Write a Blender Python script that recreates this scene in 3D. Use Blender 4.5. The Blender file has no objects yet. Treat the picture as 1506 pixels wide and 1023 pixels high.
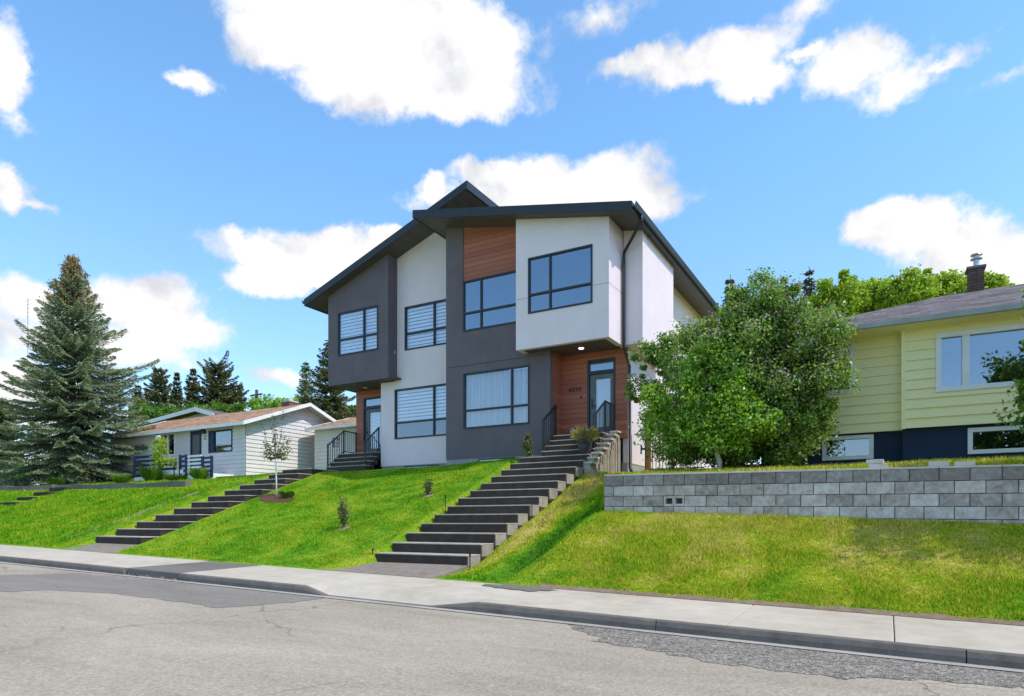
import bpy, bmesh, math, random
import numpy as np
from mathutils import Vector, Matrix, noise as mnoise
from mathutils.geometry import tessellate_polygon

random.seed(7)
rng = np.random.default_rng(11)
sc = bpy.context.scene
col = sc.collection

# ------------------------------------------------------------------ camera frame (eye at z = 0, X along the street, Y into the lots)
F, CX, HZ = 970.0, 753.0, 768.0
TH = math.atan2(.495, .869)
CS, SN = math.cos(TH), math.sin(TH)
def ray(px, py):
    x = (px - CX) / F
    return (CS * x - SN, SN * x + CS, (HZ - py) / F)
def fx(px, Y):
    r = ray(px, 0); return r[0] / r[1] * Y
def fz(px, py, Y):
    r = ray(px, py); return r[2] / r[1] * Y
def fy(px, X):
    r = ray(px, 0); return r[1] / r[0] * X

# ------------------------------------------------------------------ materials
def new_mat(name):
    m = bpy.data.materials.new(name); m.use_nodes = True
    nt = m.node_tree; nt.nodes.clear()
    out = nt.nodes.new('ShaderNodeOutputMaterial')
    return m, nt, out
def N(nt, typ, **kw):
    n = nt.nodes.new(typ)
    for k, v in kw.items(): setattr(n, k, v)
    return n
def L(nt, a, b): nt.links.new(a, b)
def c4(c): return (c[0], c[1], c[2], 1)
def pos_node(nt): return N(nt, 'ShaderNodeNewGeometry').outputs['Position']
def noise_node(nt, vec, scale, detail=4, rough=.6, dist=0):
    n = N(nt, 'ShaderNodeTexNoise'); n.inputs['Scale'].default_value = scale
    n.inputs['Detail'].default_value = detail; n.inputs['Roughness'].default_value = rough
    n.inputs['Distortion'].default_value = dist
    if vec is not None: L(nt, vec, n.inputs['Vector'])
    return n.outputs['Fac']
def ramp(nt, fac, stops):
    r = N(nt, 'ShaderNodeValToRGB'); e = r.color_ramp.elements
    while len(e) < len(stops): e.new(.5)
    for i, (p, c) in enumerate(stops):
        e[i].position = p; e[i].color = c4(c) if hasattr(c, '__len__') else (c, c, c, 1)
    L(nt, fac, r.inputs['Fac']); return r.outputs['Color']
def mixc(nt, fac, a, b, typ='MIX'):
    m = N(nt, 'ShaderNodeMix', data_type='RGBA', blend_type=typ)
    for s, v in ((m.inputs['Factor'], fac), (m.inputs['A'], a), (m.inputs['B'], b)):
        pass
    ins = [m.inputs[0], m.inputs[6], m.inputs[7]]
    for s, v in zip(ins, (fac, a, b)):
        if isinstance(v, bpy.types.NodeSocket): L(nt, v, s)
        elif hasattr(v, '__len__'): s.default_value = c4(v)
        else: s.default_value = v
    return m.outputs[2]
def mathn(nt, op, a, b=None, c=None, clamp=False):
    m = N(nt, 'ShaderNodeMath', operation=op); m.use_clamp = clamp
    for s, v in zip(m.inputs, (a, b, c)):
        if v is None: continue
        if isinstance(v, bpy.types.NodeSocket): L(nt, v, s)
        else: s.default_value = v
    return m.outputs[0]
def stretch(nt, vec, s):
    m = N(nt, 'ShaderNodeVectorMath', operation='MULTIPLY'); L(nt, vec, m.inputs[0]); m.inputs[1].default_value = s
    return m.outputs[0]
def bumpn(nt, h, strength=.3, dist=.01):
    b = N(nt, 'ShaderNodeBump'); b.inputs['Strength'].default_value = strength; b.inputs['Distance'].default_value = dist
    L(nt, h, b.inputs['Height']); return b.outputs['Normal']
def princ(nt, out, colour, rough=.8, spec=.3, metal=0, normal=None):
    p = N(nt, 'ShaderNodeBsdfPrincipled')
    if isinstance(colour, bpy.types.NodeSocket): L(nt, colour, p.inputs['Base Color'])
    else: p.inputs['Base Color'].default_value = c4(colour)
    if isinstance(rough, bpy.types.NodeSocket): L(nt, rough, p.inputs['Roughness'])
    else: p.inputs['Roughness'].default_value = rough
    p.inputs['Specular IOR Level'].default_value = spec; p.inputs['Metallic'].default_value = metal
    if normal is not None: L(nt, normal, p.inputs['Normal'])
    L(nt, p.outputs[0], out.inputs['Surface']); return p

def mat_rough(name, c1, c2, scale=6, fine=80, bump=.3, rough=.85, spec=.25, bdist=.01, big=.5, c3=None):
    """two tone weathered surface with a fine grain bump"""
    m, nt, out = new_mat(name); P = pos_node(nt)
    a = noise_node(nt, P, scale, 6, .65); b = noise_node(nt, P, fine, 3, .6); g = noise_node(nt, P, big, 3, .5)
    f = mathn(nt, 'MULTIPLY_ADD', b, .35, mathn(nt, 'MULTIPLY_ADD', a, .45, mathn(nt, 'MULTIPLY', g, .3)))
    st = [(.38, c1), (.68, c2)] if c3 is None else [(.36, c1), (.54, c2), (.72, c3)]
    colr = ramp(nt, f, st)
    princ(nt, out, colr, rough, spec, 0, bumpn(nt, b, bump, bdist)); return m
def mat_plain(name, c, rough=.5, spec=.4, metal=0, var=.12, scale=3):
    m, nt, out = new_mat(name); P = pos_node(nt)
    f = noise_node(nt, P, scale, 5, .6)
    k1 = tuple(x * (1 - var) for x in c); k2 = tuple(min(1, x * (1 + var)) for x in c)
    princ(nt, out, ramp(nt, f, [(.35, k1), (.65, k2)]), rough, spec, metal, bumpn(nt, noise_node(nt, P, 60, 2), .06, .004)); return m
def mat_boards(name, c1, c2, axis, pitch, gap=.06, rough=.55, grain=(3, 30, 30), gdark=.35, depth=.006):
    """boards laid side by side along an axis: relief grooves and grain"""
    m, nt, out = new_mat(name); P = pos_node(nt)
    sx = N(nt, 'ShaderNodeSeparateXYZ'); L(nt, P, sx.inputs[0])
    t = mathn(nt, 'DIVIDE', sx.outputs[axis], pitch)
    fr = mathn(nt, 'FRACT', t); idx = mathn(nt, 'FLOOR', t)
    wn = N(nt, 'ShaderNodeTexWhiteNoise', noise_dimensions='1D'); L(nt, idx, wn.inputs['W'])
    gr = noise_node(nt, stretch(nt, P, grain), 2.2, 5, .6, .4)
    f = mathn(nt, 'MULTIPLY_ADD', gr, .7, mathn(nt, 'MULTIPLY', wn.outputs['Value'], .3))
    colr = ramp(nt, f, [(.3, c1), (.7, c2)])
    e = mathn(nt, 'MINIMUM', fr, mathn(nt, 'SUBTRACT', 1, fr))
    h = N(nt, 'ShaderNodeMapRange'); L(nt, e, h.inputs[0]); h.inputs[1].default_value = 0; h.inputs[2].default_value = gap
    groove = mixc(nt, h.outputs[0], tuple(x * gdark for x in c1), colr)
    princ(nt, out, groove, rough, .3, 0, bumpn(nt, h.outputs[0], .9, depth)); return m
def mat_shingle(name, c1, c2, c3, w=.3, h=.14):
    m, nt, out = new_mat(name); P = pos_node(nt)
    b = N(nt, 'ShaderNodeTexBrick'); L(nt, stretch(nt, P, (1, 1, 0)), b.inputs['Vector'])
    b.inputs['Scale'].default_value = 1; b.inputs['Brick Width'].default_value = w; b.inputs['Row Height'].default_value = h
    b.inputs['Mortar Size'].default_value = .006; b.inputs['Bias'].default_value = 0
    b.inputs['Color1'].default_value = (0, 0, 0, 1); b.inputs['Color2'].default_value = (1, 1, 1, 1); b.inputs['Mortar'].default_value = (0, 0, 0, 1)
    g = noise_node(nt, P, 90, 3, .7); big = noise_node(nt, P, .8, 4, .6)
    f = mathn(nt, 'MULTIPLY_ADD', b.outputs['Color'], .35, mathn(nt, 'MULTIPLY_ADD', g, .4, mathn(nt, 'MULTIPLY', big, .35)))
    colr = ramp(nt, f, [(.3, c1), (.52, c2), (.8, c3)])
    hh = mathn(nt, 'SUBTRACT', 1, b.outputs['Fac'])
    princ(nt, out, colr, .95, .15, 0, bumpn(nt, mathn(nt, 'MULTIPLY_ADD', g, .4, hh), .6, .012)); return m
def mat_glass(name, refl=.4, tint=(.75, .83, .9)):
    m, nt, out = new_mat(name)
    t = N(nt, 'ShaderNodeBsdfTransparent'); t.inputs[0].default_value = c4(tint)
    g = N(nt, 'ShaderNodeBsdfGlossy'); g.inputs['Roughness'].default_value = .015; g.inputs['Color'].default_value = (.92, .96, 1, 1)
    P = pos_node(nt)
    L(nt, bumpn(nt, noise_node(nt, P, 1.1, 2, .5), .04, .02), g.inputs['Normal'])
    lw = N(nt, 'ShaderNodeLayerWeight'); lw.inputs['Blend'].default_value = .25
    f = mathn(nt, 'MULTIPLY_ADD', lw.outputs['Fresnel'], 1 - refl, refl, clamp=True)
    mx = N(nt, 'ShaderNodeMixShader'); L(nt, f, mx.inputs[0]); L(nt, t.outputs[0], mx.inputs[1]); L(nt, g.outputs[0], mx.inputs[2])
    L(nt, mx.outputs[0], out.inputs['Surface']); return m
def mat_leaf(name, cols, trans=.35, gloss=.06, rgh=.45):
    m, nt, out = new_mat(name)
    geo = N(nt, 'ShaderNodeNewGeometry')
    big = noise_node(nt, geo.outputs['Position'], 1.3, 3, .6)
    f = mathn(nt, 'MULTIPLY_ADD', geo.outputs['Random Per Island'], .65, mathn(nt, 'MULTIPLY', big, .4))
    n = len(cols); colr = ramp(nt, f, [(.12 + .8 * i / (n - 1), c) for i, c in enumerate(cols)])
    d = N(nt, 'ShaderNodeBsdfDiffuse'); L(nt, colr, d.inputs[0])
    t = N(nt, 'ShaderNodeBsdfTranslucent'); L(nt, mixc(nt, .5, colr, (1.0, 1.0, .25), 'MULTIPLY'), t.inputs[0])
    g = N(nt, 'ShaderNodeBsdfGlossy'); g.inputs['Roughness'].default_value = rgh; g.inputs['Color'].default_value = (.9, .95, 1, 1)
    m1 = N(nt, 'ShaderNodeMixShader'); m1.inputs[0].default_value = trans; L(nt, d.outputs[0], m1.inputs[1]); L(nt, t.outputs[0], m1.inputs[2])
    m2 = N(nt, 'ShaderNodeMixShader'); m2.inputs[0].default_value = gloss; L(nt, m1.outputs[0], m2.inputs[1]); L(nt, g.outputs[0], m2.inputs[2])
    L(nt, m2.outputs[0], out.inputs['Surface']); return m
def lawn_colour(nt, P):
    """one colour field for turf sheet and blades: lush, fresh and straw patches; right lot drier"""
    s = N(nt, 'ShaderNodeSeparateXYZ'); L(nt, P, s.inputs[0])
    a = noise_node(nt, stretch(nt, P, (1, .7, .2)), .9, 7, .72, .6)
    b = noise_node(nt, stretch(nt, P, (1, 1, .4)), 9, 5, .75)
    st = noise_node(nt, stretch(nt, P, (.5, 3.0, .4)), 1.5, 3, .6, .8)
    f = mathn(nt, 'MULTIPLY_ADD', a, .5, mathn(nt, 'MULTIPLY_ADD', b, .34, mathn(nt, 'MULTIPLY', st, .2)))
    dryx = N(nt, 'ShaderNodeMapRange'); L(nt, s.outputs[0], dryx.inputs[0])
    dryx.inputs[1].default_value = -6.2; dryx.inputs[2].default_value = -4.2; dryx.inputs[3].default_value = 0; dryx.inputs[4].default_value = .145
    # greener towards the foot of the right hand bank
    foot = N(nt, 'ShaderNodeMapRange'); L(nt, s.outputs[1], foot.inputs[0])
    foot.inputs[1].default_value = 9.6; foot.inputs[2].default_value = 11.3; foot.inputs[3].default_value = .35; foot.inputs[4].default_value = 1
    f = mathn(nt, 'MULTIPLY_ADD', dryx.outputs[0], foot.outputs[0], f)
    # worn strip right of the stairs
    wx = mathn(nt, 'ABSOLUTE', mathn(nt, 'ADD', s.outputs[0], 6.45))
    wm = N(nt, 'ShaderNodeMapRange'); L(nt, wx, wm.inputs[0]); wm.inputs[1].default_value = .25; wm.inputs[2].default_value = .6; wm.inputs[3].default_value = .18; wm.inputs[4].default_value = 0
    f = mathn(nt, 'ADD', f, wm.outputs[0])
    # hollow below the block wall end: shaded flank painted in as darker, lusher green
    vx = mathn(nt, 'ABSOLUTE', mathn(nt, 'ADD', s.outputs[0], mathn(nt, 'MULTIPLY_ADD', s.outputs[1], -.33, 9.55)))
    vmr = N(nt, 'ShaderNodeMapRange', interpolation_type='SMOOTHSTEP'); L(nt, vx, vmr.inputs[0]); vmr.inputs[1].default_value = .1; vmr.inputs[2].default_value = .75; vmr.inputs[3].default_value = .20; vmr.inputs[4].default_value = 0
    f = mathn(nt, 'SUBTRACT', f, vmr.outputs[0])
    return ramp(nt, f, [(.36, GR1), (.49, GR2), (.62, GR3), (.78, GR4)])
GR1, GR2, GR3, GR4 = (.065, .21, .012), (.175, .41, .018), (.44, .50, .035), (.72, .58, .19)
def mat_lawn(name, dark=1.0, blade=False):
    m, nt, out = new_mat(name); P = pos_node(nt)
    colr = lawn_colour(nt, P)
    if blade:
        geo = N(nt, 'ShaderNodeNewGeometry')
        j = ramp(nt, geo.outputs['Random Per Island'], [(0, .38), (1, 1.55)])
        colr = mixc(nt, 1.0, colr, j, 'MULTIPLY')
        d = N(nt, 'ShaderNodeBsdfDiffuse'); L(nt, colr, d.inputs[0])
        t = N(nt, 'ShaderNodeBsdfTranslucent'); L(nt, colr, t.inputs[0])
        mx = N(nt, 'ShaderNodeMixShader'); mx.inputs[0].default_value = .4; L(nt, d.outputs[0], mx.inputs[1]); L(nt, t.outputs[0], mx.inputs[2])
        L(nt, mx.outputs[0], out.inputs['Surface'])
    else:
        g = noise_node(nt, P, 25, 5, .75)
        soil = ramp(nt, g, [(.4, (.45, .42, .35)), (.62, (1, 1, 1))])
        princ(nt, out, mixc(nt, 1.0, colr, soil, 'MULTIPLY'), .95, .1, 0, bumpn(nt, g, .8, .05))
    return m
def mat_island(name, c1, c2, c3, scale=9, bump=.35):
    """masonry units: every unit its own tone, with pale efflorescence blotches"""
    m, nt, out = new_mat(name)
    geo = N(nt, 'ShaderNodeNewGeometry'); P = geo.outputs['Position']
    a = noise_node(nt, P, scale, 6, .7, .3); b = noise_node(nt, P, 110, 3, .6)
    f = mathn(nt, 'MULTIPLY_ADD', geo.outputs['Random Per Island'], .20, mathn(nt, 'MULTIPLY_ADD', a, .72, mathn(nt, 'MULTIPLY', b, .12)))
    colr = ramp(nt, f, [(.3, c1), (.52, c2), (.78, c3)])
    princ(nt, out, colr, .92, .2, 0, bumpn(nt, mathn(nt, 'MULTIPLY_ADD', b, .6, a), bump, .012)); return m
def mat_road(name, c1, c2, c3, grain=170, gb=.5, cracks=True):
    m, nt, out = new_mat(name); P = pos_node(nt)
    a = noise_node(nt, stretch(nt, P, (.35, 1, 1)), 1.1, 6, .65, .5); b = noise_node(nt, P, grain, 2, .7)
    v = N(nt, 'ShaderNodeTexVoronoi'); v.inputs['Scale'].default_value = grain * .55; L(nt, P, v.inputs['Vector'])
    f = mathn(nt, 'MULTIPLY_ADD', a, .45, mathn(nt, 'MULTIPLY_ADD', b, .35, mathn(nt, 'MULTIPLY', v.outputs['Color'], .28)))
    colr = ramp(nt, f, [(.3, c1), (.54, c2), (.8, c3)])
    h = mathn(nt, 'MULTIPLY_ADD', v.outputs['Distance'], -.8, b)
    if cracks:
        wob = N(nt, 'ShaderNodeTexNoise'); wob.inputs['Scale'].default_value = 1.3; wob.inputs['Detail'].default_value = 5; L(nt, P, wob.inputs['Vector'])
        ad = N(nt, 'ShaderNodeVectorMath', operation='MULTIPLY_ADD'); L(nt, wob.outputs['Color'], ad.inputs[0]); ad.inputs[1].default_value = (1.1, 1.1, 0); L(nt, P, ad.inputs[2])
        vc = N(nt, 'ShaderNodeTexVoronoi', feature='DISTANCE_TO_EDGE'); vc.inputs['Scale'].default_value = .28; L(nt, ad.outputs[0], vc.inputs['Vector'])
        cm = N(nt, 'ShaderNodeMapRange'); L(nt, vc.outputs['Distance'], cm.inputs[0]); cm.inputs[1].default_value = .0; cm.inputs[2].default_value = .0045
        cm.inputs[3].default_value = .55; cm.inputs[4].default_value = 0
        gate = N(nt, 'ShaderNodeMapRange'); L(nt, noise_node(nt, P, .35, 2), gate.inputs[0]); gate.inputs[1].default_value = .42; gate.inputs[2].default_value = .52
        colr = mixc(nt, mathn(nt, 'MULTIPLY', cm.outputs[0], gate.outputs[0]), colr, (.05, .045, .04))
    princ(nt, out, colr, .9, .2, 0, bumpn(nt, h, gb, .006)); return m

M = {}
def mat_stucco(name, c1, c2, stain):
    m, nt, out = new_mat(name); P = pos_node(nt)
    a = noise_node(nt, P, 1.4, 5, .6); b = noise_node(nt, P, 130, 3, .6); tr = noise_node(nt, P, 9, 4, .6, .8)
    st = noise_node(nt, stretch(nt, P, (3.2, 3.2, .22)), 1.6, 5, .65, .3)
    colr = ramp(nt, mathn(nt, 'MULTIPLY_ADD', a, .5, mathn(nt, 'MULTIPLY_ADD', tr, .25, mathn(nt, 'MULTIPLY', b, .25))), [(.36, c1), (.64, c2)])
    k = N(nt, 'ShaderNodeMapRange'); L(nt, st, k.inputs[0]); k.inputs[1].default_value = .52; k.inputs[2].default_value = .8; k.inputs[4].default_value = stain
    colr = mixc(nt, k.outputs[0], colr, tuple(x * .62 for x in c1))
    princ(nt, out, colr, .92, .15, 0, bumpn(nt, mathn(nt, 'MULTIPLY_ADD', tr, .8, b), .45, .008)); return m
M['stucco'] = mat_stucco('light_stucco', (.67, .585, .62), (.745, .65, .685), .10)
M['dark_stucco'] = mat_stucco('dark_stucco', (.124, .104, .120), (.156, .133, .152), .25)
M['dark_base'] = mat_rough('foundation_concrete', (.20, .20, .21), (.34, .34, .34), 3, 70, .3)
M['wood'] = mat_boards('cedar_look_cladding', (.28, .088, .050), (.43, .150, .090), 2, .15, .05, .5, (2.2, 2.2, 40))
M['soffit'] = mat_boards('ribbed_soffit', (.090, .078, .076), (.122, .106, .102), 1, .1, .10, .5, (4, 4, 4), .25, .01)
M['soffit_x'] = mat_boards('ribbed_soffit_lengthwise', (.090, .078, .076), (.122, .106, .102), 0, .1, .10, .5, (4, 4, 4), .25, .01)
M['fascia'] = mat_plain('charcoal_fascia', (.022, .025, .032), .45, .4)
M['roof_dark'] = mat_shingle('charcoal_shingles', (.03, .03, .033), (.05, .05, .053), (.08, .078, .08))
M['frame_dark'] = mat_plain('dark_window_frame', (.020, .026, .036), .4, .4)
M['frame_white'] = mat_plain('white_window_frame', (.72, .73, .74), .45, .4, var=.05)
M['glass'] = mat_glass('window_glass', .24, (.55, .64, .74))
M['glass_dark'] = mat_glass('neighbour_glass', .22, (.5, .58, .66))
M['glass_soft'] = mat_glass('glass_over_blind', .10, (.95, .97, 1.0))
M['blind'] = mat_plain('blind_fabric', (.92, .91, .91), .8, .2, var=.03)
M['sheer'] = mat_leaf('sheer_curtain', [(.72, .74, .78), (.82, .83, .86)], .3, .0)
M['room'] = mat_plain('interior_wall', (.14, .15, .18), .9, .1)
M['door'] = mat_plain('grey_door_paint', (.115, .125, .135), .45, .4)
M['metal'] = mat_plain('black_metal', (.014, .016, .020), .35, .5)
M['steel'] = mat_plain('galvanised_steel', (.45, .46, .47), .35, .5, .8)
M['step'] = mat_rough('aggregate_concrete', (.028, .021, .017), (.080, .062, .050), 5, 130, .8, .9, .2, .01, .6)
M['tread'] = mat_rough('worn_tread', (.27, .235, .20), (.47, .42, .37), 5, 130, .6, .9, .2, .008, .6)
M['stone'] = mat_rough('stair_side_concrete', (.20, .165, .135), (.38, .33, .28), 4, 70, .9, .9, .2, .02, .8, (.50, .44, .38))
M['pad'] = mat_rough('pebbled_walk', (.15, .125, .105), (.30, .26, .22), 6, 150, .8, .9, .2, .01, .6)
M['walk'] = mat_rough('sidewalk_concrete', (.345, .298, .24), (.46, .407, .335), 2.6, 120, .5, .9, .2, .006, .6, (.55, .50, .435))
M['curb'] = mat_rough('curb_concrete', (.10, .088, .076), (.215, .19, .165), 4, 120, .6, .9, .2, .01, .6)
M['asphalt'] = mat_road('worn_asphalt', (.195, .166, .131), (.335, .289, .230), (.495, .438, .360), 95)
M['asphalt_patch'] = mat_road('darker_asphalt', (.14, .125, .110), (.215, .192, .170), (.31, .285, .258), 110, .3, False)
M['asphalt_infill'] = mat_road('asphalt_infill', (.11, .098, .088), (.16, .143, .128), (.24, .22, .20), 120, .3, False)
def mat_chips(name):
    m, nt, out = new_mat(name); P = pos_node(nt)
    v = N(nt, 'ShaderNodeTexVoronoi'); v.inputs['Scale'].default_value = 38; L(nt, P, v.inputs['Vector'])
    v2 = N(nt, 'ShaderNodeTexVoronoi'); v2.inputs['Scale'].default_value = 85; L(nt, P, v2.inputs['Vector'])
    sx = N(nt, 'ShaderNodeSeparateColor'); L(nt, v.outputs['Color'], sx.inputs[0]); s2 = N(nt, 'ShaderNodeSeparateColor'); L(nt, v2.outputs['Color'], s2.inputs[0])
    f = mathn(nt, 'MULTIPLY_ADD', sx.outputs[0], .45, mathn(nt, 'MULTIPLY_ADD', s2.outputs[1], .35, mathn(nt, 'MULTIPLY', noise_node(nt, P, 2.0, 5, .7), .35)))
    colr = ramp(nt, f, [(.25, (.085, .075, .065)), (.5, (.175, .155, .135)), (.72, (.29, .26, .228)), (.9, (.48, .44, .39))])
    princ(nt, out, colr, .9, .2, 0, bumpn(nt, mathn(nt, 'MULTIPLY_ADD', v.outputs['Distance'], -1.5, mathn(nt, 'MULTIPLY', v2.outputs['Distance'], -.8)), .8, .012)); return m
M['gravel'] = mat_chips('coarse_chip_strip')
M['gutpan'] = mat_rough('gutter_concrete', (.22, .205, .19), (.36, .335, .31), 1.2, 120, .5, .9, .2, .006, .3, (.42, .395, .36))
M['block_top'] = mat_island('weathered_block', (.14, .115, .10), (.24, .21, .19), (.42, .38, .36), 11)
M['block'] = mat_island('concrete_block', (.19, .158, .134), (.42, .366, .325), (.70, .645, .60), 8)
M['cap'] = mat_rough('block_cap', (.40, .37, .33), (.58, .54, .49), 5, 90, .5, .9, .2)
M['mortar'] = mat_rough('mortar', (.11, .105, .10), (.17, .16, .155), 8, 80, .4)
M['brick'] = mat_island('chimney_brick', (.13, .07, .05), (.20, .115, .085), (.30, .19, .15), 14)
M['brick_dark'] = mat_island('dark_chimney_brick', (.07, .045, .04), (.11, .07, .06), (.17, .12, .10), 14)
M['siding_yellow'] = mat_rough('yellow_siding', (.79, .735, .37), (.86, .81, .46), 1.2, 60, .12, .6, .25, .004, .5)
M['siding_white'] = mat_rough('white_siding', (.60, .57, .57), (.69, .66, .66), 1.2, 60, .12, .6, .25, .004, .5)
M['siding_grey'] = mat_rough('grey_siding', (.34, .37, .40), (.42, .45, .48), 1.2, 60, .12, .6, .25, .004, .5)
M['navy'] = mat_rough('navy_foundation', (.016, .030, .062), (.024, .042, .082), 2, 90, .4, .85, .2)
M['navy_trim'] = mat_plain('navy_trim', (.018, .030, .085), .5, .35)
M['white_trim'] = mat_plain('white_trim', (.78, .78, .78), .5, .35, var=.05)
M['gutter_grey'] = mat_plain('grey_gutter', (.30, .33, .35), .4, .4)
M['roof_grey'] = mat_shingle('grey_brown_shingles', (.068, .058, .063), (.132, .113, .120), (.22, .195, .20))
M['roof_red'] = mat_shingle('rust_shingles', (.18, .095, .058), (.33, .185, .115), (.49, .33, .235))
M['bark'] = mat_rough('bark', (.06, .045, .035), (.16, .13, .105), 12, 60, .9, .95, .1, .02)
M['pale_bark'] = mat_rough('pale_bark', (.28, .25, .21), (.50, .46, .42), 12, 60, .5, .95, .1, .01)
M['timber'] = mat_boards('brown_timber', (.24, .105, .035), (.38, .18, .07), 0, .5, .01, .7, (30, 30, 2))
M['mulch'] = mat_rough('bark_mulch', (.05, .028, .02), (.20, .105, .07), 25, 70, 1.0, .95, .1, .03)
M['dirt'] = mat_rough('bare_soil', (.17, .12, .08), (.36, .27, .19), 9, 60, .9, .95, .1, .03)
M['turf'] = mat_lawn('turf')
M['blade'] = mat_lawn('grass_blade', 1, True)
M['spruce'] = mat_leaf('blue_spruce_needles', [(.085, .14, .085), (.17, .245, .155), (.34, .41, .26), (.58, .61, .40)], .4, .03)
M['cone'] = mat_leaf('spruce_cones', [(.15, .07, .03), (.30, .15, .06), (.42, .24, .11)], .1, .03)
M['conifer_far'] = mat_leaf('dark_conifer_needles', [(.03, .06, .024), (.08, .115, .042), (.18, .18, .07), (.30, .22, .11)], .15, .02)
M['lilac'] = mat_leaf('lilac_leaves', [(.035, .105, .012), (.12, .26, .03), (.28, .43, .06), (.52, .56, .22)], .5, .05)
M['blossom'] = mat_leaf('faded_lilac_blossom', [(.36, .22, .26), (.56, .40, .46), (.66, .55, .54)], .3, .0)
M['maple'] = mat_leaf('bright_young_leaves', [(.08, .23, .016), (.17, .38, .025), (.32, .54, .04), (.50, .60, .08)], .5, .05)
M['lime'] = mat_leaf('lime_green_leaves', [(.13, .27, .014), (.26, .44, .03), (.44, .58, .055), (.58, .64, .10)], .42, .03)
M['green'] = mat_leaf('mid_green_leaves', [(.04, .11, .012), (.09, .21, .02), (.16, .30, .03), (.22, .33, .05)], .38, .04)
M['olive'] = mat_leaf('sparse_olive_leaves', [(.08, .09, .03), (.15, .16, .05), (.26, .26, .10)], .3, .04)
M['redtwig'] = mat_leaf('purple_shrub_leaves', [(.035, .025, .022), (.08, .055, .035), (.14, .13, .05)], .25, .04)
M['shrub_leaf'] = mat_leaf('shrub_leaves', [(.035, .05, .02), (.09, .13, .04), (.18, .24, .07), (.30, .26, .12)], .35, .04)
M['straw'] = mat_leaf('straw_plant', [(.30, .27, .08), (.52, .46, .16), (.66, .60, .30)], .35, .03)
M['pot'] = mat_plain('dark_ceramic_pot', (.030, .036, .042), .3, .5)
M['white_paint'] = mat_plain('white_paint', (.72, .72, .70), .6, .3)
m, nt, out = new_mat('lit_downlight')
e = N(nt, 'ShaderNodeEmission'); e.inputs[0].default_value = (1, .93, .8, 1); e.inputs[1].default_value = 3.0; L(nt, e.outputs[0], out.inputs[0]); M['lamp'] = m

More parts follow.
